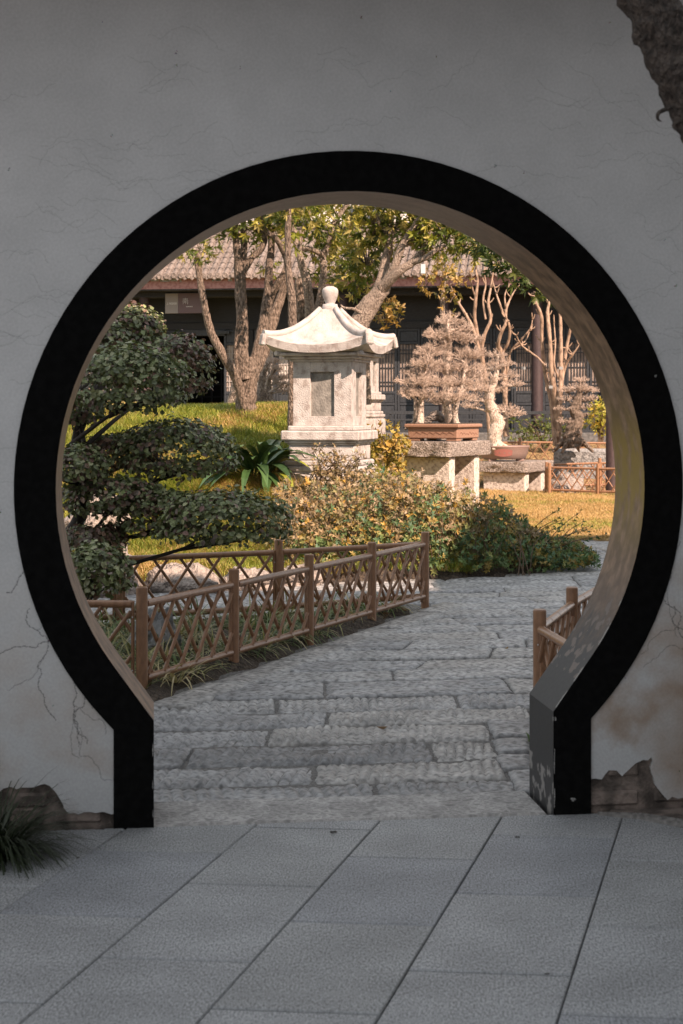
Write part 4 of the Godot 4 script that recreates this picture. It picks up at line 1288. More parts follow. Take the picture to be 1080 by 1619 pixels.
func make_trees() -> void:
	var broad := sprig_mesh(7, 0.115, 0.030, 0.95, 0.11, 4)
	var small := sprig_mesh(6, 0.075, 0.034, 1.2, 0.06, 5)
	var greens := [Color(0.21, 0.23, 0.03), Color(0.12, 0.155, 0.025), Color(0.34, 0.31, 0.06), Color(0.08, 0.11, 0.02), Color(0.44, 0.37, 0.13)]
	var golds := [Color(0.40, 0.26, 0.08), Color(0.30, 0.22, 0.06), Color(0.46, 0.33, 0.15), Color(0.18, 0.16, 0.04)]
	# 1: many-stemmed tree on the mound
	var t := thing("garden_tree", "many-stemmed tree on the grassy mound left of the stone lantern, dappled trunk", "tree", Vector3.ZERO, 0, "garden trees behind the lantern")
	var mb := MB.new()
	stem(mb, [[392, 690, 20.0, 0.17], [390, 668, 20.0, 0.145], [389, 640, 20.0, 0.125], [391, 612, 20.0, 0.125], [394, 585, 20.0, 0.12], [392, 565, 20.0, 0.09]], 14)
	stem(mb, [[388, 600, 19.95, 0.10], [383, 560, 19.95, 0.085], [383, 510, 19.95, 0.075], [380, 450, 20, 0.072], [378, 415, 20, 0.07]])
	put("trunk", mb, M.bark, t)
	var limbs := [
		[[386, 645, 19.9, 0.05], [374, 600, 19.8, 0.062], [352, 560, 19.7, 0.055], [334, 525, 19.7, 0.05], [322, 475, 19.7, 0.045], [313, 420, 19.7, 0.04], [311, 395, 19.7, 0.02]],
		[[378, 425, 20, 0.062], [374, 390, 20, 0.045], [372, 350, 20, 0.035], [370, 300, 20, 0.025]], [[380, 425, 20.05, 0.055], [386, 390, 20.1, 0.045], [385, 345, 20.1, 0.035], [388, 290, 20.1, 0.025]],
		[[380, 440, 20, 0.05], [396, 410, 20.1, 0.045], [414, 392, 20.1, 0.042], [418, 372, 20.1, 0.036], [402, 360, 20.1, 0.034], [392, 345, 20.1, 0.02]],
		[[397, 600, 20.05, 0.10], [407, 560, 20.1, 0.08], [417, 510, 20.15, 0.07], [424, 460, 20.2, 0.058], [426, 420, 20.2, 0.052], [430, 375, 20.3, 0.04], [422, 340, 20.3, 0.03]],
		[[399, 590, 20.15, 0.10], [418, 550, 20.3, 0.085], [430, 510, 20.4, 0.075], [444, 470, 20.5, 0.06], [452, 440, 20.5, 0.05], [456, 395, 20.5, 0.038]],
		[[420, 500, 20.25, 0.05], [430, 465, 20.2, 0.05], [447, 435, 20.1, 0.04], [452, 425, 20.1, 0.03]],
		[[455, 420, 20.2, 0.035], [447, 395, 20.1, 0.04], [436, 377, 20.0, 0.036], [421, 366, 20.0, 0.034], [414, 350, 20.0, 0.03], [418, 335, 20, 0.02]],
		[[379, 600, 19.9, 0.03], [373, 560, 19.9, 0.028], [375, 520, 19.9, 0.022], [378, 490, 19.9, 0.012]]]
	for l in limbs:
		mb = MB.new(); stem(mb, l, 9); put("limb", mb, M.bark, t)
	crown(t, [[318, 392, 19.7, 22, 1.0], [300, 402, 19.7, 14, 0.8], [352, 355, 20, 30, 0.7], [385, 350, 20, 32, 0.9], [420, 345, 20.2, 34, 1.0], [395, 378, 20.1, 16, 0.7], [445, 345, 20.3, 32, 0.8], [425, 415, 20.3, 16, 0.6], [380, 280, 20, 75, 0.8], [440, 270, 20.3, 80, 0.8], [400, 190, 19.2, 95, 0.2], [490, 175, 18.9, 95, 0.2], [330, 240, 19.4, 70, 0.2]], greens, broad)
	# 2: straight trunk rising behind the lantern roof
	t = thing("garden_tree", "straight tree trunk rising just behind the left half of the stone lantern's roof", "tree", Vector3.ZERO, 0, "garden trees behind the lantern")
	mb = MB.new()
	stem(mb, [[462, 700, 18.6, 0.062], [462, 660, 18.6, 0.056], [463, 600, 18.6, 0.056], [463, 520, 18.6, 0.055], [461, 470, 18.6, 0.05], [456, 425, 18.6, 0.042], [455, 380, 18.6, 0.04], [456, 340, 18.6, 0.036], [456, 300, 18.6, 0.03]])
	put("trunk", mb, M.bark, t)
	crown(t, [[470, 300, 18.8, 60, 0.8], [470, 345, 18.9, 26, 0.8], [460, 365, 18.8, 16, 0.6]], greens, broad)
	# 3: thick grooved trunk with spotted limbs
	t = thing("garden_tree", "thick grooved trunk with pale spotted limbs, directly behind the stone lantern's peak", "tree", Vector3.ZERO, 0, "garden trees behind the lantern")
	mb = MB.new()
	stem(mb, [[486, 700, 22.0, 0.17], [484, 600, 22.0, 0.14], [482, 520, 22.0, 0.12], [478, 470, 22.0, 0.11], [474, 440, 22.0, 0.075]], 12)
	put("trunk", mb, M.bark, t)
	for l in [[[492, 560, 21.6, 0.085], [490, 500, 21.6, 0.07], [487, 455, 21.6, 0.062], [478, 420, 21.6, 0.052], [470, 390, 21.6, 0.05], [463, 355, 21.6, 0.04], [458, 330, 21.6, 0.03]],
			[[472, 396, 21.6, 0.045], [474, 378, 21.6, 0.042], [480, 358, 21.6, 0.036], [486, 345, 21.6, 0.03], [498, 330, 21.6, 0.024], [508, 312, 21.6, 0.02]],
			[[498, 560, 21.9, 0.075], [500, 500, 21.9, 0.06], [508, 465, 21.9, 0.055], [512, 430, 21.9, 0.048], [511, 405, 21.9, 0.048], [520, 385, 21.9, 0.042], [526, 360, 21.9, 0.038], [540, 335, 21.9, 0.034], [556, 312, 21.9, 0.03]],
			[[511, 404, 21.9, 0.035], [500, 398, 21.8, 0.035], [488, 393, 21.7, 0.034], [478, 394, 21.6, 0.032]],
			[[495, 540, 21.7, 0.05], [501, 500, 21.7, 0.045], [509, 475, 21.7, 0.035], [513, 450, 21.7, 0.02]]]:
		mb = MB.new(); stem(mb, l, 9); put("limb", mb, M.bark_pale, t)
	crown(t, [[500, 352, 21.8, 34, 1.0], [470, 372, 21.8, 26, 0.6], [495, 400, 22.1, 34, 0.7], [485, 430, 22.2, 20, 0.6], [540, 355, 22, 42, 1.0], [550, 400, 22.3, 42, 1.0], [530, 430, 22.5, 30, 0.7], [520, 280, 22, 75, 0.8], [560, 190, 20.8, 95, 0.15]], greens, broad)
	# 4: tree leaning right
	t = thing("garden_tree", "tree with a pale trunk leaning right above the stone lantern's right eave", "tree", Vector3.ZERO, 0, "garden trees behind the lantern")
	mb = MB.new()
	stem(mb, [[520, 640, 19.8, 0.16], [545, 565, 19.8, 0.145], [563, 520, 19.8, 0.13], [582, 487, 19.8, 0.12], [600, 462, 19.8, 0.105], [610, 448, 19.8, 0.08]], 12)
	put("trunk", mb, M.bark_pale, t)
	for l in [[[592, 475, 19.8, 0.075], [603, 440, 19.9, 0.058], [610, 410, 20, 0.058], [616, 385, 20, 0.05], [612, 370, 20, 0.04], [600, 352, 20, 0.03], [592, 335, 20, 0.02]],
			[[604, 458, 19.8, 0.075], [622, 425, 19.7, 0.058], [633, 395, 19.7, 0.05], [640, 380, 19.7, 0.042], [652, 362, 19.7, 0.04], [662, 345, 19.7, 0.03], [668, 320, 19.7, 0.02]],
			[[605, 455, 19.75, 0.075], [630, 430, 19.6, 0.058], [652, 415, 19.6, 0.052], [668, 398, 19.6, 0.046], [676, 380, 19.6, 0.04], [692, 370, 19.6, 0.034], [712, 364, 19.6, 0.025], [735, 350, 19.6, 0.018]],
			[[650, 416, 19.6, 0.04], [672, 408, 19.5, 0.036], [690, 395, 19.5, 0.03], [705, 388, 19.5, 0.02]],
			[[616, 384, 20, 0.035], [622, 372, 20, 0.03], [632, 362, 20, 0.022]],
			[[575, 498, 19.7, 0.02], [560, 489, 19.7, 0.02], [545, 487, 19.7, 0.016], [538, 482, 19.7, 0.01]], [[560, 489, 19.7, 0.012], [568, 481, 19.7, 0.009], [572, 478, 19.7, 0.005]],
			[[636, 388, 19.7, 0.04], [655, 380, 19.8, 0.03], [664, 372, 19.8, 0.02]]]:
		mb = MB.new(); stem(mb, l, 9); put("limb", mb, M.bark_pale, t)
	crown(t, [[590, 350, 20.2, 44, 1.0], [580, 400, 20.6, 48, 1.1], [560, 445, 20.8, 34, 0.9], [590, 455, 20.9, 24, 0.7], [625, 350, 20, 40, 1.0], [665, 352, 19.8, 42, 1.1], [705, 362, 19.6, 42, 1.2], [735, 375, 19.5, 32, 1.0], [765, 392, 19.5, 24, 0.8], [700, 390, 19.8, 22, 0.5], [600, 280, 20, 80, 0.8], [690, 290, 19.8, 80, 0.8]], greens, broad)
	# 5: small tree with yellowing leaves by the leaning one
	t = thing("small_tree", "thin young tree with yellowing leaves, right of the leaning trunk", "tree", Vector3.ZERO, 0, "small yellow-leaved trees")
	mb = MB.new()
	stem(mb, [[582, 640, 21.5, 0.045], [580, 560, 21.5, 0.042], [580, 525, 21.5, 0.04], [583, 500, 21.5, 0.034], [592, 492, 21.5, 0.028], [602, 487, 21.5, 0.015]])
	put("trunk", mb, M.bark_pale, t)
	crown(t, [[606, 478, 21.4, 18, 1.6], [618, 492, 21.4, 16, 1.6], [628, 502, 21.4, 12, 1.2], [600, 505, 21.4, 12, 1.0]], golds, small)
	# 6: hanging leaves at the upper right, and a yellowing tree beyond them
	t = thing("small_tree", "pale yellow-leaved tree before the roof tiles, right of the leaning tree", "tree", Vector3.ZERO, 0, "small yellow-leaved trees")
	mb = MB.new()
	stem(mb, [[700, 700, 25, 0.05], [705, 600, 25, 0.045], [700, 500, 25, 0.04], [702, 450, 25, 0.03], [715, 400, 25, 0.02]])
	put("trunk", mb, M.bark_pale, t)
	crown(t, [[700, 440, 25, 34, 0.7], [672, 448, 25, 22, 0.5], [725, 440, 24.8, 24, 0.8], [712, 470, 24.8, 16, 1.0], [690, 415, 25, 26, 0.5], [708, 492, 24.8, 8, 1.2]], golds, small)
	t = thing("garden_tree", "dark green leaves hanging along the upper right edge of the moon gate", "tree", Vector3.ZERO, 0, "garden trees behind the lantern")
	mb = MB.new()
	stem(mb, [[1010, 720, 17.0, 0.09], [990, 500, 17.0, 0.075], [940, 330, 17.0, 0.06], [870, 270, 17, 0.045], [800, 290, 17, 0.03], [770, 340, 17, 0.015]])
	stem(mb, [[900, 290, 17, 0.04], [850, 350, 16.9, 0.025], [820, 395, 16.8, 0.012]])
	stem(mb, [[940, 330, 17, 0.04], [890, 390, 16.9, 0.02], [850, 445, 16.8, 0.008]])
	put("trunk", mb, M.bark, t)
	crown(t, [[770, 380, 17, 20, 1.3], [790, 410, 17, 22, 1.3], [812, 430, 16.8, 18, 1.5], [828, 412, 16.8, 16, 1.2], [848, 462, 16.8, 14, 1.6], [838, 438, 16.8, 10, 1.0], [850, 330, 17, 60, 0.6], [920, 300, 17, 70, 0.6]], [Color(0.04, 0.07, 0.015), Color(0.07, 0.10, 0.02), Color(0.10, 0.12, 0.025)], broad)
	var tg := thing("plant_tag", "small white plant tag hanging among the branches before the roof", "tag", spot(669, 425, 19.4))
	mb = MB.new(); mb.box(Transform3D(Basis(Vector3.UP, 0.3), Vector3.ZERO), Vector3(0.06, 0.115, 0.006), 0.002); put("card", mb, plain(Color(0.36, 0.42, 0.45), 0.5), tg)
	mb = MB.new(); limb(mb, [Vector3(0, 0.06, 0), Vector3(0.01, 0.12, 0.0), Vector3(-0.01, 0.2, -0.1)], [0.003, 0.003, 0.003], 4, 3); put("string", mb, M.dark_twig, tg)

# bare pruned trees with knuckled limbs
func make_bare_trees() -> void:
	var sets := [
		["bare pruned tree with pale knuckled limbs, right behind the bonsai grove", 30.5, [
			[[775, 690, 0.075], [768, 600, 0.07], [757, 545, 0.06], [751, 505, 0.045], [752, 475, 0.04], [755, 445, 0.03], [752, 425, 0.015]],
			[[772, 620, 0.05], [762, 560, 0.05], [766, 530, 0.045], [776, 505, 0.042], [772, 480, 0.035], [776, 455, 0.028], [780, 430, 0.014]],
			[[760, 560, 0.05], [748, 520, 0.04], [738, 500, 0.035], [726, 480, 0.03], [718, 465, 0.022], [712, 450, 0.01]],
			[[768, 505, 0.03], [764, 475, 0.028], [768, 450, 0.02], [765, 430, 0.01]], [[752, 470, 0.025], [746, 452, 0.02], [745, 435, 0.01]]]],
		["bare pruned tree with forked pale limbs, between the tall bonsai and the clustered bare trunks", 31.0, [
			[[800, 690, 0.08], [798, 600, 0.07], [793, 560, 0.06], [788, 545, 0.05], [793, 525, 0.045], [800, 510, 0.04], [800, 490, 0.035], [808, 470, 0.025], [817, 455, 0.012]],
			[[793, 562, 0.04], [804, 540, 0.04], [806, 520, 0.034], [802, 505, 0.03]], [[797, 500, 0.03], [790, 480, 0.028], [785, 465, 0.02], [782, 455, 0.01]], [[801, 495, 0.024], [798, 470, 0.02], [802, 455, 0.01]],
			[[800, 620, 0.04], [806, 560, 0.03], [822, 540, 0.025], [838, 520, 0.018], [842, 505, 0.01]], [[812, 552, 0.022], [830, 540, 0.018], [838, 522, 0.01]]]],
		["cluster of tall bare smooth trunks at the right, left of the twisted dark bonsai", 30.0, [
			[[878, 705, 0.06], [872, 640, 0.055], [862, 590, 0.05], [857, 540, 0.045], [856, 500, 0.04], [848, 480, 0.03], [845, 468, 0.014]],
			[[882, 700, 0.09], [880, 640, 0.085], [872, 590, 0.06], [870, 540, 0.05], [866, 500, 0.045], [868, 480, 0.034], [874, 470, 0.015]],
			[[884, 690, 0.07], [886, 620, 0.06], [887, 560, 0.05], [886, 500, 0.045], [884, 475, 0.03], [885, 455, 0.02]],
			[[886, 640, 0.05], [890, 590, 0.045], [896, 550, 0.04], [902, 520, 0.036], [912, 490, 0.025]],
			[[886, 610, 0.04], [896, 575, 0.034], [906, 560, 0.026], [916, 545, 0.012]], [[884, 600, 0.03], [876, 575, 0.026], [878, 545, 0.02], [876, 510, 0.012]],
			[[862, 578, 0.03], [850, 565, 0.026], [836, 555, 0.024], [824, 545, 0.02], [816, 530, 0.012]], [[902, 565, 0.02], [912, 552, 0.018], [918, 540, 0.01]]]]]
	for s in sets:
		var t := thing("bare_tree", s[0], "tree", Vector3.ZERO, 0, "bare pruned trees before the hall")
		var k := 0
		for l in s[2]:
			var mb := MB.new()
			var pts := []; var rad := []
			for i in l.size():
				var q: Array = l[i]
				pts.append(spot(q[0], q[1], s[1] + 0.12 * sin(k * 2.0 + i))); rad.append(q[2] * 0.72 * (1.0 if i % 2 or i == 0 else 1.14))
			limb(mb, pts, rad, 8, 4, 0.3)
			for i in range(2, pts.size()):      # stubby spurs
				for j in 2:
					var a: Vector3 = pts[i]
					var e: Vector3 = a + Vector3(rnd(-0.12, 0.12), rnd(0.03, 0.16), rnd(-0.08, 0.08))
					limb(mb, [a, a.lerp(e, 0.6) + Vector3(0, -0.02, 0), e], [0.016, 0.013, 0.009], 5, 3)
			put("trunk" if k == 0 else "limb", mb, M.bark_smooth, t)
			k += 1
		for j in 2:
			var tg := thing("plant_tag", ["white tag tied low on a bare trunk", "small pale tag hanging on a bare limb before the dark hall"][j] + ["", " beside the tall bonsai", " at the right cluster"][sets.find(s)], "tag", spot([760, 812, 871][sets.find(s)] + j * 16, 612 - j * 30, s[1] - 0.25))
			var mb := MB.new(); mb.box(Transform3D(Basis(Vector3.UP, 0.2), Vector3.ZERO), Vector3(0.075, 0.055, 0.005), 0.001); put("card", mb, plain(Color(0.22, 0.23, 0.23), 0.5), tg)
			mb = MB.new(); limb(mb, [Vector3(0, 0.03, 0), Vector3(0.01, 0.09, -0.05), Vector3(0, 0.15, -0.22)], [0.003, 0.003, 0.003], 4, 3); put("string", mb, M.dark_twig, tg)

# ---------------------------------------------------------------- bonsai
func twig_pads(root: Node, pads: Array, sprig: Mesh, mat: Material, per: float) -> void:
	var at := []; var col := []
	for p in pads:                        # [px, py, distance, half width px, half height px]
		var c := spot(p[0], p[1], p[2]); var k: float = p[2] / F
		for i in int(p[3] * p[4] * per + 10):
			var a := rnd(0, TAU); var r := sqrt(rng.randf())
			var q := c + Vector3(cos(a) * r * p[3] * k, (rnd(-0.7, 0.9) * (1 - r * r) - 0.25 * r) * p[4] * k, sin(a) * r * p[3] * k * 0.8)
			var dir := Vector3(cos(a) * r * 1.2 + rng.randfn() * 0.3, 0.75 + rng.randfn() * 0.25, sin(a) * r * 1.2 + rng.randfn() * 0.3).normalized()
			var b := Basis(Quaternion(Vector3.UP, dir)) * Basis(Vector3.UP, rnd(0, TAU))
			at.append(Transform3D(b.scaled(Vector3.ONE * rnd(0.7, 1.25)), q - dir * 0.05)); col.append(Color.WHITE)
	many("twig_pad", sprig, mat, at, col, root)

func bonsai_branches(mb: MB, trunk: Array, pads: Array) -> void:
	# each pad gets a crooked branch from the nearest lower point of the trunk
	for p in pads:
		var c := spot(p[0], p[1] + p[4] * 0.5, p[2])
		var best: Vector3 = trunk[0]; var bd := 1e9
		for t in trunk:
			var dd: float = c.distance_to(t) + maxf(0.0, t.y - c.y + 0.03) * 3.0
			if dd < bd: bd = dd; best = t
		var m := best.lerp(c, 0.5) + Vector3(rnd(-0.05, 0.05), rnd(-0.03, 0.04), rnd(-0.05, 0.05))
		limb(mb, [best, m, c], [0.024, 0.018, 0.008], 6, 4, 0.4)
		for k in 6:
			var e: Vector3 = c + Vector3(rnd(-0.8, 0.8) * p[3], rnd(-0.1, 0.5) * p[4], rnd(-0.6, 0.6) * p[3]) * p[2] / F
			limb(mb, [m.lerp(c, rnd(0, 0.9)), c.lerp(e, 0.5) + Vector3(0, rnd(-0.02, 0.03), 0), e], [0.010, 0.007, 0.003], 4, 3)

func bench(called: String, label: String, at: Vector3, turn: float, w: float, l: float, thick: float, h: float) -> void:
	# origin on top of the slab at its near right corner; the slab runs to -x and -z
	var r := thing(called, label, "stone bench", at, turn, "stone slab benches for bonsai")
	var mb := MB.new()
	var nz := FastNoiseLite.new(); nz.seed = int(w * 100); nz.frequency = 2.0; nz.fractal_octaves = 3
	# a slab with hewn sides: rings of the outline, roughened
	var ring := []
	for e in [[Vector2(-w, 0), Vector2(0, 0), 14], [Vector2(0, 0), Vector2(0, -l), 18], [Vector2(0, -l), Vector2(-w, -l), 8], [Vector2(-w, -l), Vector2(-w, 0), 10]]:
		for i in e[2]: ring.append([e[0].lerp(e[1], float(i) / e[2]), e[1].y == e[0].y])
	var n := ring.size()
	var lv := [-thick, -thick * 0.9, -thick * 0.7, -thick * 0.5, -thick * 0.3, -thick * 0.1, 0.0]
	for j in lv.size():
		for i in n + 1:
			var q: Vector2 = ring[i % n][0]
			var dir := (q - Vector2(-w / 2, -l / 2)).normalized()
			var k := nz.get_noise_3d(q.x * 2.5, lv[j] * 5, q.y * 2.5) * (0.05 if ring[i % n][1] else 0.018)
			q += dir * (k - (0.012 if j == 0 or j == 6 else 0.0))
			mb.vert(Vector3(q.x, lv[j], q.y), Vector3(dir.x, 0, dir.y))
	mb.renormal(0, lv.size(), n)
	for j in lv.size() - 1:
		for i in n:
			var a := j * (n + 1) + i
			mb.face(a, a + 1, a + n + 2); mb.face(a, a + n + 2, a + n + 1)
	for e in [0, 6]:
		var c := mb.vert(Vector3(-w / 2, lv[e], -l / 2), Vector3.UP if e else Vector3.DOWN)
		for i in n:
			var a: Vector3 = mb.v[e * (n + 1) + i]; var b: Vector3 = mb.v[e * (n + 1) + i + 1]
			var ia := mb.vert(a, mb.n[c]); var ib := mb.vert(b, mb.n[c])
			if e: mb.face(c, ia, ib)
			else: mb.face(c, ib, ia)
	put("slab", mb, M.rough_stone if called == "stone_bench_lower" else M.rough_stone, r)
	for z in [-l * 0.16, -l * 0.74]:
		var lg := MB.new()
		lg.box(Transform3D(Basis(Vector3.UP, rnd(-0.05, 0.05)), Vector3(-w * 0.5, -thick - h / 2, z)), Vector3(w * 0.86, h, 0.17), 0.02)
		put("leg", lg, M.pale_stone, r)

func make_bonsai() -> void:
	var sprig := twigs_mesh(0.13, 9, 0.0052)
	var fine := twigs_mesh(0.11, 12, 0.0055)
	# stone benches
	bench("stone_bench", "taller rough stone slab bench under the rectangular bonsai pot", spot(711, 699, 21.3), -0.49, 0.82, 1.45, 0.2, 0.98)
	bench("stone_bench", "lower stone slab bench with a bright end, under the oval bonsai pot", spot(833, 731, 27.6), -0.49, 0.95, 1.3, 0.18, 0.42)
	# 1: grove in the rectangular pot
	var c1 := spot(711, 699, 21.3)
	var turn := -0.49
	var pot := thing("bonsai_pot", "rectangular tan clay bonsai pot on the taller stone bench", "pot", c1 + Vector3(-0.03, 0.004, -0.80), turn, "bonsai pots")
	var mb := MB.new()
	var W := 0.8; var D := 0.8
	# walls lean out, lip on top
	for e in [[0.035, 0.19, W - 0.05, D - 0.05, 0.012], [0.185, 0.235, W + 0.03, D + 0.03, 0.014]]:
		mb.box(Transform3D(Basis(), Vector3(0, (e[0] + e[1]) / 2, 0)), Vector3(e[2], e[1] - e[0], e[3]), e[4])
	put("bowl", mb, M.clay, pot)
	for sx in [-1, 1]:
		for sz in [-1, 1]:
			mb = MB.new(); mb.box(Transform3D(Basis(), Vector3(sx * (W / 2 - 0.12), 0.018, sz * (D / 2 - 0.12))), Vector3(0.16, 0.036, 0.16), 0.006)
			put("foot", mb, M.clay, pot)
	mb = MB.new()          # incised ink landscape lines on the two seen faces
	for k in 6:
		var x := -0.28 + k * 0.1
		limb(mb, [Vector3(x, 0.08 + 0.02 * (k % 2), D / 2 - 0.024), Vector3(x + 0.04, 0.12, D / 2 - 0.024), Vector3(x + 0.11, 0.085, D / 2 - 0.024)], [0.002, 0.006, 0.002], 4, 4)
		limb(mb, [Vector3(W / 2 - 0.024, 0.08, 0.3 - k * 0.1), Vector3(W / 2 - 0.024, 0.12 - 0.01 * (k % 3), 0.25 - k * 0.1), Vector3(W / 2 - 0.024, 0.085, 0.18 - k * 0.1)], [0.002, 0.005, 0.002], 4, 4)
	put("drawing", mb, M.ink, pot)
	mb = MB.new(); mb.box(Transform3D(Basis(), Vector3(0, 0.236, 0)), Vector3(W - 0.04, 0.02, D - 0.04), 0.008); put("soil", mb, M.soil, pot)
	var b := thing("bonsai_tree", "bare pale bonsai grove with layered twig pads in the rectangular pot", "bonsai", Vector3.ZERO, 0, "bare bonsai trees")
	var d := 22.1
	var pads := [[709, 505, d, 22, 13], [706, 528, d, 36, 14], [738, 533, d, 22, 14], [690, 548, d, 26, 12], [735, 560, d, 30, 13], [672, 572, d - 0.2, 26, 13], [700, 580, d, 26, 12], [737, 580, d, 28, 12], [655, 600, d - 0.2, 28, 14], [690, 603, d - 0.2, 30, 13], [728, 603, d, 26, 13], [668, 622, d - 0.2, 36, 13], [722, 625, d - 0.2, 26, 12], [700, 632, d, 22, 10], [648, 618, d, 18, 10], [750, 590, d + 0.2, 22, 12], [692, 528, d, 20, 13], [728, 518, d, 16, 11], [678, 556, d - 0.1, 22, 12], [748, 556, d, 18, 12], [752, 612, d, 18, 11], [660, 588, d, 22, 11]]
	var trunks := [[[712, 676, 0.07], [708, 640, 0.058], [712, 610, 0.055], [707, 580, 0.05], [711, 550, 0.038], [708, 525, 0.026], [709, 505, 0.012]], [[664, 676, 0.055], [666, 640, 0.045], [670, 612, 0.032], [672, 585, 0.02], [672, 572, 0.01]], [[722, 676, 0.05], [720, 648, 0.042], [728, 620, 0.03], [734, 590, 0.02], [737, 560, 0.01]], [[655, 676, 0.03], [657, 650, 0.025], [655, 610, 0.015]]]
	var nodes := []
	for t in trunks:
		mb = MB.new(); var p := []; var r := []
		for q in t: p.append(spot(q[0], q[1], d + 0.1 * sin(q[0])) + Vector3(0, 0.0, 0)); r.append(q[2])
		limb(mb, p, r, 9, 5, 0.4)
		nodes.append_array(p)
		for k in 5:
			var a := rnd(0, TAU)
			limb(mb, [p[0] + Vector3(0, 0.07, 0), p[0] + Vector3(cos(a) * 0.08, 0.02, sin(a) * 0.08), p[0] + Vector3(cos(a) * 0.17, -0.03, sin(a) * 0.17)], [0.035, 0.026, 0.01], 6, 4, 0.3)
		put("trunk", mb, M.bonsai_bark, b)
	mb = MB.new(); bonsai_branches(mb, nodes, pads); put("branches", mb, M.bonsai_bark, b)
	twig_pads(b, pads, sprig, M.twig, 0.17)
	var rk := thing("bonsai_rock", "knobbly pale stone between the trunks of the bonsai grove", "rock", spot(692, 671, d + 0.1))
	mb = MB.new()
	limb(mb, [Vector3(-0.24, -0.06, 0), Vector3(-0.15, 0.05, 0.02), Vector3(-0.02, 0.12, 0), Vector3(0.08, 0.06, -0.02), Vector3(0.14, -0.06, 0)], [0.03, 0.055, 0.07, 0.06, 0.03], 12, 5, 0.5); put("stone", mb, M.rough_stone, rk)
	# 2: tall bonsai in the oval pot
	var c2 := spot(833, 731, 27.6)
	pot = thing("bonsai_pot", "shallow oval brown bonsai pot on the lower stone bench", "pot", c2 + Vector3(-0.34, 0.003, -0.62), 0.2, "bonsai pots")
	mb = MB.new()
	mb.lathe(Transform3D(Basis().scaled(Vector3(1.0, 1.0, 0.75)), Vector3.ZERO), [Vector2(0.36, 0.04), Vector2(0.40, 0.06), Vector2(0.44, 0.15), Vector2(0.455, 0.235), Vector2(0.475, 0.25), Vector2(0.475, 0.275), Vector2(0.44, 0.277), Vector2(0.42, 0.26), Vector2(0.0, 0.262)], 32)
	put("bowl", mb, M.pink_clay, pot)
	mb = MB.new()
	for k in 10:      # a lobed patch of red glaze on the near left side
		for j in 4:
			var q := []
			for e in [[0, 0], [1, 0], [1, 1], [0, 1]]:
				var a: float = -PI * 0.5 - 0.62 + (k + e[0]) * 0.075; var f: float = (j + e[1]) / 4.0
				var g := absf((k + e[0]) / 5.0 - 1.0)
				var y := lerpf(0.085 + 0.03 * g * g, 0.225 - 0.03 * g * g, f)
				var rr := lerpf(0.412, 0.457, (y - 0.07) / 0.16) + 0.004
				q.append(Vector3(cos(a) * rr, y, -sin(a) * rr * 0.75))
			mb.quad(q[0], q[1], q[2], q[3])
	put("glaze_patch", mb, M.red_glaze, pot)
	for sx in [-0.26, 0.26]:
		mb = MB.new(); mb.box(Transform3D(Basis(), Vector3(sx, 0.02, 0.13)), Vector3(0.14, 0.045, 0.08), 0.01); put("foot", mb, M.pink_clay, pot)
	b = thing("bonsai_tree", "tall gnarled bare bonsai with spreading twig pads in the oval pot", "bonsai", Vector3.ZERO, 0, "bare bonsai trees")
	d = 28.1
	pads = [[795, 572, d, 20, 9], [775, 580, d, 20, 9], [805, 592, d, 16, 7], [770, 598, d, 22, 9], [812, 606, d, 20, 6], [752, 612, d, 26, 9], [790, 615, d, 14, 7], [758, 630, d, 22, 8], [800, 645, d, 20, 8], [815, 652, d, 18, 9], [745, 640, d, 16, 8], [785, 560, d, 16, 7]]
	var tr := [[784, 708, 0.14], [781, 690, 0.125], [787, 672, 0.115], [783, 655, 0.105], [775, 640, 0.095], [776, 620, 0.08], [782, 600, 0.06], [786, 580, 0.035], [788, 562, 0.014]]
	nodes = []; var rr := []
	for q in tr: nodes.append(spot(q[0], q[1], d)); rr.append(q[2])
	mb = MB.new(); limb(mb, nodes, rr, 12, 5, 0.5)
	for k in 7:
		var a := rnd(0, TAU)
		limb(mb, [nodes[0] + Vector3(0, 0.12, 0), nodes[0] + Vector3(cos(a) * 0.14, 0.04, sin(a) * 0.12), nodes[0] + Vector3(cos(a) * 0.3, -0.03, sin(a) * 0.22)], [0.06, 0.045, 0.015], 7, 4, 0.4)
	put("trunk", mb, M.bonsai_bark, b)
	mb = MB.new(); bonsai_branches(mb, nodes, pads); put("branches", mb, M.bonsai_bark, b)
	twig_pads(b, pads, fine, M.twig, 0.27)
	# 3: bonsai with flaring roots behind the many-stemmed tree
	var w := land(-1.1, 22.8)
	pot = thing("bonsai_pot", "low dark brown bonsai tray at the top of the mound, left of the stone lantern", "pot", Vector3(spot(424, 655, 22.8).x, 1.38, -22.8), 0.1, "bonsai pots")
	mb = MB.new(); mb.box(Transform3D(Basis(), Vector3(0, 0.06, 0)), Vector3(0.62, 0.13, 0.4), 0.012); mb.box(Transform3D(Basis(), Vector3(0, 0.13, 0)), Vector3(0.68, 0.03, 0.46), 0.008)
	put("bowl", mb, M.clay_dark, pot)
	b = thing("bonsai_tree", "bonsai with pale flaring roots behind the many-stemmed tree", "bonsai", Vector3.ZERO, 0, "bare bonsai trees")
	d = 22.8
	mb = MB.new()
	for l in [[[404, 655, 0.10], [410, 632, 0.10], [414, 612, 0.07], [416, 590, 0.045], [424, 575, 0.02]], [[448, 656, 0.03], [436, 645, 0.05], [426, 630, 0.06], [424, 615, 0.05], [426, 598, 0.03], [436, 585, 0.015]], [[424, 656, 0.05], [420, 640, 0.08], [418, 625, 0.08]]]:
		var p := []; var r := []
		for q in l: p.append(spot(q[0], q[1], d)); r.append(q[2])
		limb(mb, p, r, 9, 5, 0.3)
		nodes = p
	put("trunk", mb, M.bark_pale, b)
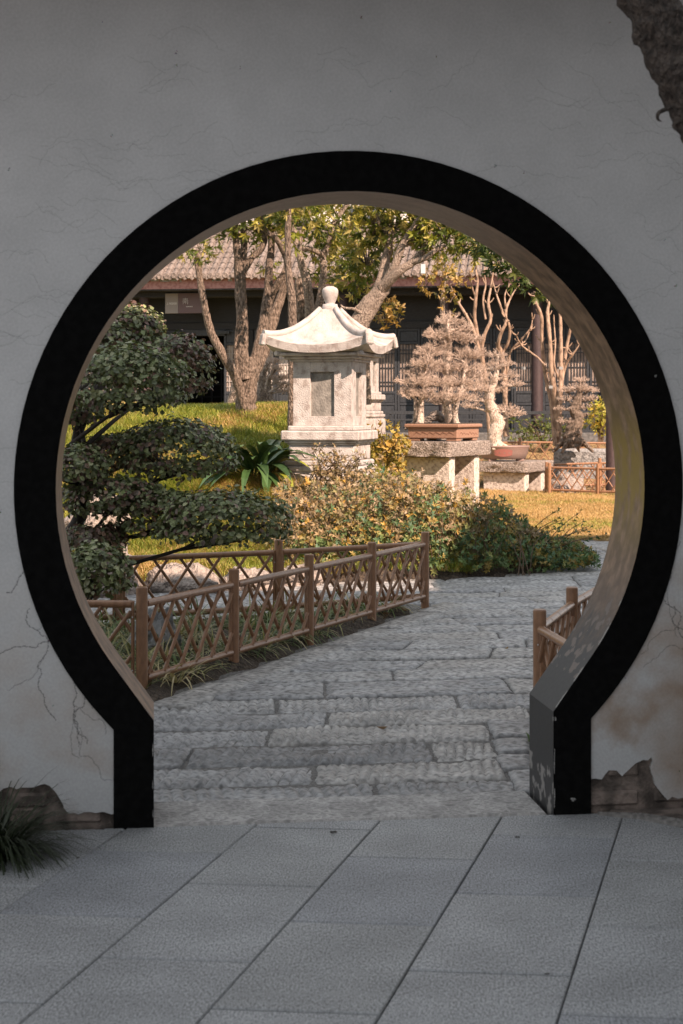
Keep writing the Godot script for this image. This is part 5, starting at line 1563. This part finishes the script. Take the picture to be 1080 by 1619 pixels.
	pads = [[430, 582, d, 20, 7], [440, 595, d, 18, 6], [446, 606, d, 14, 6], [425, 570, d, 16, 7], [448, 616, d, 12, 5], [418, 598, d, 12, 6]]
	mb = MB.new(); bonsai_branches(mb, nodes, pads); put("branches", mb, M.bonsai_bark, b)
	twig_pads(b, pads, fine, M.twig, 0.27)
	var st := thing("tree_stump", "pale ribbed root mass left of the many-stemmed tree's trunk", "stump", Vector3.ZERO)
	mb = MB.new()
	for l in [[[368, 668, 0.12], [370, 640, 0.11], [374, 612, 0.08], [376, 590, 0.05]], [[362, 668, 0.06], [365, 640, 0.05], [369, 618, 0.04]], [[378, 668, 0.1], [380, 635, 0.09], [379, 605, 0.06]]]:
		var p := []; var r := []
		for q in l: p.append(spot(q[0], q[1], 22.3)); r.append(q[2])
		limb(mb, p, r, 10, 5, 0.3)
	put("roots", mb, M.bark_pale, st)
	# 4: twisted dark bonsai at the right
	b = thing("bonsai_tree", "twisted dark old bonsai with a sunlit top at the right, before the hall's railing", "bonsai", Vector3.ZERO, 0, "bare bonsai trees")
	d = 29.6
	nodes = []; rr = []
	for q in [[906, 708, 0.2], [905, 695, 0.19], [908, 678, 0.15], [914, 662, 0.11], [908, 648, 0.09], [914, 632, 0.08], [917, 618, 0.05], [918, 600, 0.02]]: nodes.append(spot(q[0], q[1], d)); rr.append(q[2])
	mb = MB.new(); limb(mb, nodes, rr, 12, 5, 0.5)
	for k in 7:
		var a := rnd(0, TAU)
		limb(mb, [nodes[0] + Vector3(0, 0.25, 0), nodes[0] + Vector3(cos(a) * 0.2, 0.1, sin(a) * 0.16), nodes[0] + Vector3(cos(a) * 0.38, -0.08, sin(a) * 0.26)], [0.07, 0.055, 0.02], 7, 4, 0.4)
	limb(mb, [nodes[3], spot(928, 655, d), spot(942, 660, d), spot(952, 668, d)], [0.05, 0.035, 0.025, 0.01], 7, 4, 0.3)
	put("trunk", mb, M.bark, b)
	pads = [[918, 600, d, 11, 6], [916, 612, d, 20, 9], [930, 616, d, 16, 6], [896, 616, d, 12, 5], [895, 630, d, 14, 5], [934, 630, d, 12, 5], [892, 645, d, 16, 5], [926, 642, d, 12, 5], [895, 665, d, 14, 5]]
	mb = MB.new(); bonsai_branches(mb, nodes, pads); put("branches", mb, M.bark, b)
	twig_pads(b, pads, fine, M.twig, 0.3)

# ---------------------------------------------------------------- the dark timber hall at the back
const HALL_Z := -36.0
func hall_piece(mb: MB, x0: float, x1: float, y0: float, y1: float, z0: float, z1: float, bev := 0.004) -> void:
	mb.box(Transform3D(Basis(), Vector3((x0 + x1) / 2, (y0 + y1) / 2, (z0 + z1) / 2)), Vector3(x1 - x0, y1 - y0, z1 - z0), bev)

func hall_panel(root: Node3D, x: float, w: float, style: int, paper: Material, called := "door_panel") -> void:
	# one folding door leaf, 2.5 m tall, its origin at the sill
	var p := Node3D.new(); p.name = called; root.add_child(p, true); p.position = Vector3(x, 0.12, 0.0)
	var mb := MB.new()
	var h := 2.32
	for e in [[-w / 2, -w / 2 + 0.055, 0, h], [w / 2 - 0.055, w / 2, 0, h], [-w / 2 + 0.055, w / 2 - 0.055, h - 0.06, h], [-w / 2 + 0.055, w / 2 - 0.055, h - 0.36, h - 0.30], [-w / 2 + 0.055, w / 2 - 0.055, 0.84, 0.90], [-w / 2 + 0.055, w / 2 - 0.055, 0.58, 0.64], [-w / 2 + 0.055, w / 2 - 0.055, 0, 0.07]]:
		hall_piece(mb, e[0], e[1], e[2], e[3], -0.03, 0.03)
	put("frame", mb, M.dark_wood_b, p)
	mb = MB.new()
	for e in [[h - 0.30, h - 0.06], [0.64, 0.84], [0.07, 0.58]]:
		mb = MB.new()
		hall_piece(mb, -w / 2 + 0.057, w / 2 - 0.057, e[0] + 0.002, e[1] - 0.002, -0.02, 0.014, 0.03)
		put("board", mb, M.dark_wood_b, p)
	mb = MB.new()
	hall_piece(mb, -w / 2 + 0.057, w / 2 - 0.057, 0.902, h - 0.362, -0.028, -0.02, 0.0)
	put("pane", mb, paper, p)
	mb = MB.new()
	var x0 := -w / 2 + 0.056; var x1 := w / 2 - 0.056; var y0 := 0.90; var y1 := h - 0.36
	var n := 6
	for i in range(1, n): hall_piece(mb, lerpf(x0, x1, float(i) / n) - 0.008, lerpf(x0, x1, float(i) / n) + 0.008, y0, y1, -0.018, 0.006, 0.0)
	var rows := [0.12, 0.2, 0.5, 0.8, 0.88] if style == 0 else [0.1, 0.22, 0.34, 0.46, 0.58, 0.7, 0.82, 0.92]
	for f in rows: hall_piece(mb, x0, x1, lerpf(y0, y1, f) - 0.008, lerpf(y0, y1, f) + 0.008, -0.0165, 0.008, 0.0)
	put("lattice", mb, M.dark_wood_b if style == 0 else M.lattice_pale, p)

func make_hall() -> void:
	var root := thing("timber_hall", "long dark timber hall with lattice doors, grey tiled roof and a pink eave board", "building", Vector3(0, 0.86, HALL_Z), -0.155)
	var mb := MB.new()
	# floor, back wall, ends, and the interior's dark lining
	hall_piece(mb, -11, 9.5, -0.8, 0.10, -6.2, 1.35, 0.01)
	put("plinth", mb, M.grey_brick, root)
	mb = MB.new()
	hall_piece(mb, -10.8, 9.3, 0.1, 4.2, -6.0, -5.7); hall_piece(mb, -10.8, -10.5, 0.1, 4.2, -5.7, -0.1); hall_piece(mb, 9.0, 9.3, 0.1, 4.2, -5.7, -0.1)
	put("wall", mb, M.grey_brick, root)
	mb = MB.new()
	# lintel boards over the doors
	hall_piece(mb, -10.8, 9.3, 2.44, 2.60, -0.06, 0.07); hall_piece(mb, -10.8, 9.3, 2.60, 3.35, -0.04, 0.03)
	put("lintel", mb, M.dark_wood, root)
	mb = MB.new()
	hall_piece(mb, -10.8, 9.3, 3.12, 3.36, 0.72, 0.92, 0.02)
	put("eave_beam", mb, M.dark_wood, root)
	var cols := [-8.9, -6.65, -4.4, -2.13, 0.14, 2.42, 4.45, 6.7, 8.95]
	for c in cols:
		mb = MB.new(); mb.lathe(Transform3D(Basis(), Vector3(c, 0, 0.82)), [Vector2(0.19, 0.1), Vector2(0.19, 0.22), Vector2(0.125, 0.26), Vector2(0.12, 3.14)], 14); put("column", mb, M.column_paint, root)
		mb = MB.new(); hall_piece(mb, c - 0.09, c + 0.09, 0.1, 2.44, -0.08, 0.08, 0.01); put("door_post", mb, M.dark_wood, root)
	for k in cols.size() - 1:
		var a: float = cols[k] + 0.09; var b: float = cols[k + 1] - 0.09
		var w := (b - a) / 4.0
		for q in 4:
			if k == 2 and (q == 1 or q == 2): continue      # the open doorway
			hall_panel(root, a + w * (q + 0.5), w - 0.012, 1 if k in [2, 3] else 0, M.window_white if k == 3 and q < 2 else M.window_paper)
		mb = MB.new(); hall_piece(mb, a, b, 0.1, 0.118, -0.05, 0.05, 0.0); put("sill", mb, M.dark_wood, root)
	# doorway surround
	mb = MB.new()
	hall_piece(mb, -3.85, -2.7, 2.30, 2.44, -0.07, 0.09); hall_piece(mb, -4.0, -3.72, 2.34, 2.41, 0.09, 0.15); hall_piece(mb, -2.86, -2.58, 2.34, 2.41, 0.09, 0.15)
	put("door_surround", mb, M.dark_wood_b, root)
	# dim screen inside, seen through the doorway
	mb = MB.new()
	for i in 9: hall_piece(mb, -4.4 + i * 0.25, -4.36 + i * 0.25, 0.1, 2.6, -2.5, -2.46, 0.0)
	for i in 8: hall_piece(mb, -4.4, -2.2, 0.3 + i * 0.3, 0.33 + i * 0.3, -2.499, -2.461, 0.0)
	put("inner_screen", mb, M.dark_wood, root)
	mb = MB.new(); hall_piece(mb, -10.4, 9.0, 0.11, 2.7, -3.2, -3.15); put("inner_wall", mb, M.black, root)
	# signboard over the doorway: pale left part, plum right part with one character
	var sg := Node3D.new(); sg.name = "signboard"; root.add_child(sg); sg.position = Vector3(-3.42, 2.995, 0.96)
	mb = MB.new(); hall_piece(mb, -0.45, -0.152, -0.225, 0.225, -0.015, 0.015, 0.003); put("grey_board", mb, M.sign_grey, sg)
	mb = MB.new(); hall_piece(mb, -0.148, 0.45, -0.225, 0.225, -0.015, 0.015, 0.003); put("plum_board", mb, M.sign_plum, sg)
	mb = MB.new()
	var s := 0.0115
	var o := Vector2(0.02, 0.035)
	for e in [[-5, 5.6, 5, 5.6], [0, 7.2, 0, 3.4], [-4.6, 3.4, 4.6, 3.4], [-4.6, 3.4, -4.6, -5], [4.6, 3.4, 4.6, -5], [4.6, -5, 3.4, -4.6], [-1.8, 2.6, -1.2, 1.2], [1.8, 2.6, 1.2, 1.2], [-2.8, 0.6, 2.8, 0.6], [-3, -1.4, 3, -1.4], [0, 0.6, 0, -4.6]]:
		mb.bar(Vector3(o.x + e[0] * s, o.y + e[1] * s, 0.018), Vector3(o.x + e[2] * s + 0.0001, o.y + e[3] * s, 0.018), 0.013, 0.006)
	put("lettering", mb, M.sign_white, sg)
	mb = MB.new()
	for k in 7: hall_piece(mb, 0.035 + k * 0.022, 0.05 + k * 0.022, -0.085, -0.068 - 0.004 * (k % 2), 0.0155, 0.018, 0.0)
	mb.bar(Vector3(-0.40, -0.03, 0.017), Vector3(-0.39, 0.02, 0.017), 0.012, 0.004); mb.bar(Vector3(-0.405, -0.025, 0.017), Vector3(-0.375, -0.028, 0.017), 0.012, 0.004)
	for k in 10: hall_piece(mb, -0.36 + k * 0.018, -0.346 + k * 0.018, -0.002, 0.014, 0.0155, 0.018, 0.0); hall_piece(mb, -0.36 + k * 0.018, -0.348 + k * 0.018, -0.024, -0.012, 0.0155, 0.018, 0.0)
	put("small_print", mb, M.sign_white, sg)
	# pink eave board with chipped paint along its top edge
	mb = MB.new(); hall_piece(mb, -11.2, 9.7, 3.28, 3.50, 1.42, 1.47); put("eave_board", mb, M.pink_paint, root)
	mb = MB.new()
	for k in 90:
		var x := rnd(-11, 9.5); var w := rnd(0.03, 0.22)
		hall_piece(mb, x, x + w, 3.50 - rnd(0.02, 0.075), 3.499, 1.4705, 1.4725, 0.0)
	stuff(put("chipped_paint", mb, M.chipped, root))
	mb = MB.new(); hall_piece(mb, -11.2, 9.7, 3.25, 3.28, 0.0, 1.47); put("eave_soffit", mb, M.dark_wood, root)
	# front slope: half-round cover tiles in courses over pan tiles
	var e0 := Vector3(0, 3.54, 1.66); var e1 := Vector3(0, 4.52, 0.0)
	mb = MB.new()
	mb.box(Transform3D(Basis(Vector3.RIGHT, atan2(e1.y - e0.y, e0.z - e1.z)), Vector3(-0.75, (e0.y + e1.y) / 2 - 0.035, (e0.z + e1.z) / 2)), Vector3(20.9, 0.05, 1.93), 0.0)
	put("roof_bed", mb, M.roof_tile, root)
	var back := MB.new()
	back.box(Transform3D(Basis(Vector3.RIGHT, -0.42), Vector3(-0.75, 3.2, -3.05)), Vector3(20.9, 0.12, 6.75), 0.01)
	put("rear_roof", back, M.roof_tile, root)
	var course := MB.new()       # one column of overlapping cover tiles
	var along := (e1 - e0)
	var nt := 7
	for k in nt:
		var a := e0 + along * (float(k) / nt); var b := e0 + along * ((k + 1.12) / nt)
		course.tube(PackedVector3Array([a + Vector3(0, 0.012, 0), b]), PackedFloat32Array([0.062, 0.056]), 9, k == 0)
	course.lathe(Transform3D(Basis(Vector3.RIGHT, PI / 2), e0 + Vector3(0, 0.008, 0.01)), [Vector2(0.066, -0.02), Vector2(0.066, 0.012), Vector2(0.05, 0.016), Vector2(0.045, 0.011), Vector2(0.0, 0.012)], 14)
	var cm := course.mesh()
	var pan := MB.new()
	for k in nt * 2:
		var a := e0 + along * (float(k) / (nt * 2)) + Vector3(0, -0.004, 0)
		pan.box(Transform3D(Basis(Vector3.RIGHT, atan2(along.y, -along.z) - 0.08), a + along / (nt * 4.0)), Vector3(0.12, 0.014, 1.93 / (nt * 2) * 1.15), 0.003)
	for q in 6:      # drip tile, a pointed tongue between two round ends
		pass
	pan.plate(PackedVector2Array([Vector2(-0.06, 3.54), Vector2(0.06, 3.54), Vector2(0.045, 3.49), Vector2(0.0, 3.455), Vector2(-0.045, 3.49)]), 1.655, 1.672)
	var pmesh := pan.mesh()
	for k in 124:
		var c := put("cover_tile_course", cm, M.roof_tile, root); c.position = Vector3(-11.0 + k * 0.167, rnd(-0.008, 0.008), rnd(-0.012, 0.012))
		c.rotation.y = rnd(-0.006, 0.006)
		c = put("pan_tile_course", pmesh, M.roof_tile, root); c.position = Vector3(-11.0 + k * 0.167 + 0.0835, rnd(-0.004, 0.004), 0)
	mb = MB.new()
	hall_piece(mb, -11.2, 9.7, 4.50, 4.62, -0.22, 0.08, 0.03); hall_piece(mb, -11.2, 9.7, 4.62, 4.72, -0.17, 0.03, 0.02); hall_piece(mb, -11.2, 9.7, 4.72, 4.84, -0.2, 0.06, 0.04)
	put("roof_ridge", mb, M.roof_tile, root)
	# low railing along the veranda
	var rl := Node3D.new(); rl.name = "veranda_railing"; root.add_child(rl)
	for h in [[0.50, 0.57], [0.12, 0.17], [0.36, 0.40]]:
		mb = MB.new(); hall_piece(mb, -2.0, 9.3, h[0], h[1], 1.12, 1.2); put("rail", mb, M.dark_wood_b, rl)
	for k in 46:
		mb = MB.new(); hall_piece(mb, -2.0 + k * 0.25, -1.965 + k * 0.25, 0.17, 0.5 if k % 2 else 0.36, 1.135, 1.185); put("baluster", mb, M.dark_wood_b, rl)

	# pale modern block further back
	var bk := thing("pale_building", "pale rendered building beyond the hall's roof, glimpsed between the leaves", "building", Vector3(0.5, 0.5, -62), -0.1)
	mb = MB.new(); hall_piece(mb, -13, 15, 0, 13, -8, 0, 0.02); put("wall", mb, M.pale_wall, bk)
	for f in 4:
		for k in 9:
			var wn := Node3D.new(); wn.name = "window"; bk.add_child(wn, true); wn.position = Vector3(-11.5 + k * 3.0, 1.4 + f * 3.0, 0)
			mb = MB.new(); hall_piece(mb, -0.7, 0.7, 0.0, 1.5, -0.3, 0.006); put("pane", mb, M.glass_dark, wn)
			mb = MB.new()
			for e in [[-0.78, -0.7, -0.06, 1.56], [0.7, 0.78, -0.06, 1.56], [-0.04, 0.04, 0, 1.5], [-0.7, 0.7, 1.5, 1.56], [-0.7, 0.7, -0.06, 0.0]]: hall_piece(mb, e[0], e[1], e[2], e[3], 0.002, 0.05, 0.0)
			put("frame", mb, M.lattice_pale, wn)
	mb = MB.new(); hall_piece(mb, -13.3, 15.3, 13, 13.4, -8.3, 0.3, 0.05); put("parapet", mb, M.pale_wall, bk)

# added buildings beside the gate, unseen: put there to shade courtyard and path
func shade_hall(label: String, x0: float, x1: float, z0: float, z1: float, eave: float) -> void:
	var r := thing("shade_hall", label, "building", Vector3(x0, 0, z0), 0.0, "unseen halls added for shade")
	var w := x1 - x0; var l := z1 - z0
	var mb := MB.new(); mb.box(Transform3D(Basis(), Vector3(w / 2, eave / 2 - 0.15, l / 2)), Vector3(w, eave - 0.25, l), 0.02)
	put("wall", mb, M.white_plaster, r)
	mb = MB.new()
	var o := 0.35; var rise := minf(w, l) * 0.24
	var a := Vector3(-o, eave - 0.15, -o); var b := Vector3(w + o, eave - 0.15, -o); var c := Vector3(w + o, eave - 0.15, l + o); var d := Vector3(-o, eave - 0.15, l + o)
	var i := minf(w, l) / 2
	var e := Vector3(w / 2, eave + rise, i) if l > w else Vector3(i, eave + rise, l / 2)
	var f := Vector3(w / 2, eave + rise, l - i) if l > w else Vector3(w - i, eave + rise, l / 2)
	if l > w:
		mb.quad(d, a, e, f) ; mb.quad(b, c, f, e); mb.tri(a, b, e); mb.tri(c, d, f)
	else:
		mb.quad(a, b, f, e); mb.quad(c, d, e, f); mb.tri(b, c, f); mb.tri(d, a, e)
	mb.quad(a, d, c, b)
	put("roof", mb, M.roof_tile, r)
	for k in int(l / 3):
		mb = MB.new(); mb.box(Transform3D(Basis(), Vector3(-0.0, 1.7, 1.6 + k * 3.0)), Vector3(0.08, 1.4, 1.1), 0.02); put("window", mb, M.dark_wood_b, r)

func make_near_tree() -> void:
	var t := thing("old_tree", "dark rough-barked trunk crossing the top right corner in front of the wall", "tree")
	var d := 4.3
	var mb := MB.new()
	var p := []; var r := []
	for q in [[1420, 1520, 4.15, 0.13], [1390, 1200, 4.15, 0.115], [1325, 800, 4.2, 0.105], [1245, 480, 4.25, 0.095], [1160, 265, 4.3, 0.085], [1102, 160, 4.3, 0.078], [1062, 75, 4.3, 0.07], [1030, 0, 4.3, 0.074], [990, -90, 4.3, 0.07], [930, -260, 4.3, 0.06], [890, -500, 4.3, 0.05]]:
		p.append(spot(q[0], q[1], q[2])); r.append(q[3])
	var c := curve(p, r, 14)
	var kn := FastNoiseLite.new(); kn.seed = 77; kn.frequency = 11.0; kn.fractal_octaves = 4; kn.noise_type = FastNoiseLite.TYPE_SIMPLEX
	mb.tube(c[0], c[1], 40, true, 0.34, kn)
	put("trunk", mb, M.bark_dark, t)
	mb = MB.new()
	for e in [[1042, 178, 1040, 188, 1046, 192], [1066, 196, 1068, 204, 1074, 206], [1020, 60, 1012, 66, 1010, 74]]:
		limb(mb, [spot(e[0] + 18, e[1] - 8, d - 0.02), spot(e[0], e[1], d - 0.03), spot(e[2], e[3], d - 0.03), spot(e[4], e[5], d - 0.03)], [0.008, 0.006, 0.004, 0.0015], 6, 3)
	put("spur", mb, M.bark_dark, t)
	for l in [[[930, -260, 4.3, 0.045], [800, -420, 4.2, 0.035], [700, -620, 4.1, 0.02]], [[985, -110, 4.3, 0.04], [1060, -330, 4.4, 0.03], [1120, -560, 4.6, 0.02]]]:
		mb = MB.new(); stem(mb, l, 9); put("limb", mb, M.bark_dark, t)
	crown(t, [[700, -650, 4.1, 160, 0.02], [1100, -600, 4.6, 160, 0.02], [890, -560, 4.3, 160, 0.02]], [Color(0.04, 0.07, 0.02)], sprig_mesh(6, 0.07, 0.02, 1.2, 0.04, 8))

func make_litter() -> void:
	var at := []; var col := []
	var bit := MB.new(); bit.box(Transform3D(), Vector3(0.03, 0.006, 0.012), 0.002)
	for e in [[527, 1318, 0.3, 0.8], [818, 1326, 0.2, 0.6], [123, 1359, 1.0, 0.4], [865, 1543, 0.1, 0.45]]:
		var dd: float = F * EYE / (e[1] - HORIZON)
		at.append(Transform3D(Basis(Vector3.UP, e[2]).scaled(Vector3.ONE * e[3]), Vector3((e[0] - 540) / F * dd, 0.006, -dd))); col.append(Color.WHITE)
	many("fallen_twig_bits", bit.mesh(), plain(Color(0.03, 0.026, 0.022), 0.9), at, col)

# ---------------------------------------------------------------- the scene
func _ready() -> void:
	# camera, sky, sun and exposure
	var cam := Camera3D.new()
	cam.name = "camera"
	cam.projection = Camera3D.PROJECTION_FRUSTUM
	cam.near = 0.05; cam.far = 900.0
	cam.size = 0.05 * 1619.0 / F
	cam.frustum_offset = Vector2(0, -0.05 * (809.5 - HORIZON) / F)
	cam.position = Vector3(0, EYE, 0)
	add_child(cam)
	cam.current = true
	var lens := CameraAttributesPhysical.new()
	lens.frustum_focal_length = 57.0; lens.exposure_aperture = 7.0; lens.frustum_focus_distance = 12.0
	lens.frustum_near = 0.05; lens.frustum_far = 900.0
	cam.attributes = lens
	var env := Environment.new()
	env.background_mode = Environment.BG_SKY
	var sky := Sky.new()
	var sm := ProceduralSkyMaterial.new()
	sm.sky_top_color = Color(0.655, 0.67, 0.69); sm.sky_horizon_color = Color(0.86, 0.86, 0.855); sm.sky_curve = 0.12
	sm.ground_bottom_color = Color(0.3, 0.28, 0.26); sm.ground_horizon_color = Color(0.7, 0.7, 0.7)
	sky.sky_material = sm
	env.sky = sky
	env.background_energy_multiplier = 0.95
	env.tonemap_mode = Environment.TONE_MAPPER_LINEAR
	env.tonemap_exposure = 2.3
	env.sdfgi_enabled = true; env.ssao_enabled = true; env.ssil_enabled = true
	var we := WorldEnvironment.new(); we.name = "environment"; we.environment = env
	add_child(we)
	var sun := DirectionalLight3D.new(); sun.name = "sun"
	sun.light_color = Color(1.0, 0.875, 0.785); sun.light_energy = 1.5; sun.light_angular_distance = 0.5; sun.shadow_enabled = true
	add_child(sun)
	sun.look_at_from_position(Vector3.ZERO, -Vector3(0.574, 0.78, 0.819), Vector3.UP)

	rng.seed = 1234
	make_materials()
	make_ground()
	make_courtyard()
	make_path()
	make_gate()
	make_hall()
	shade_hall("tall hall added out of view to shade the gate wall and courtyard", 2.8, 9.5, -3.6, 6.5, 8.8)
	shade_hall("lower hall added out of view to shade the garden path", 5.45, 11.0, -11.8, -6.4, 6.0)
	make_fences()
	stone_lantern("large pale stone lantern with upturned roof and round finial, centre of the gate", Vector3(-0.122, 0.755, -17.0), -0.26)
	stone_lantern("farther stone lantern half hidden behind the near lantern's right side", Vector3(0.32, 1.25, -30.0), -0.26)
	make_trees()
	make_bare_trees()
	make_bonsai()
	make_topiary()
	make_mid_shrub()
	make_broadleaf()
	leafy_bush("golden_shrub", "golden-leaved shrub between the stone lantern and the taller bench", Vector3(0.52, land(0.52, 18.2), -18.2), Vector3(0.24, 0.29, 0.25), 300, [Color(0.40, 0.25, 0.05), Color(0.30, 0.20, 0.04), Color(0.34, 0.27, 0.06), Color(0.2, 0.17, 0.03)], 0.055, 0.03)
	leafy_bush("golden_shrub", "bright yellow-green shrub at the right edge, beside the twisted bonsai", spot(950, 690, 28.8), Vector3(0.22, 0.35, 0.2), 170, [Color(0.45, 0.33, 0.04), Color(0.3, 0.3, 0.03), Color(0.4, 0.36, 0.08)], 0.08, 0.028)
	leafy_bush("far_shrub", "low green shrub behind the farthest fence", spot(860, 705, 32.0), Vector3(0.9, 0.3, 0.3), 260, [Color(0.08, 0.11, 0.02), Color(0.12, 0.14, 0.03)], 0.07, 0.03)
	make_grass()
	make_rocks()
	make_near_tree()
	make_litter()
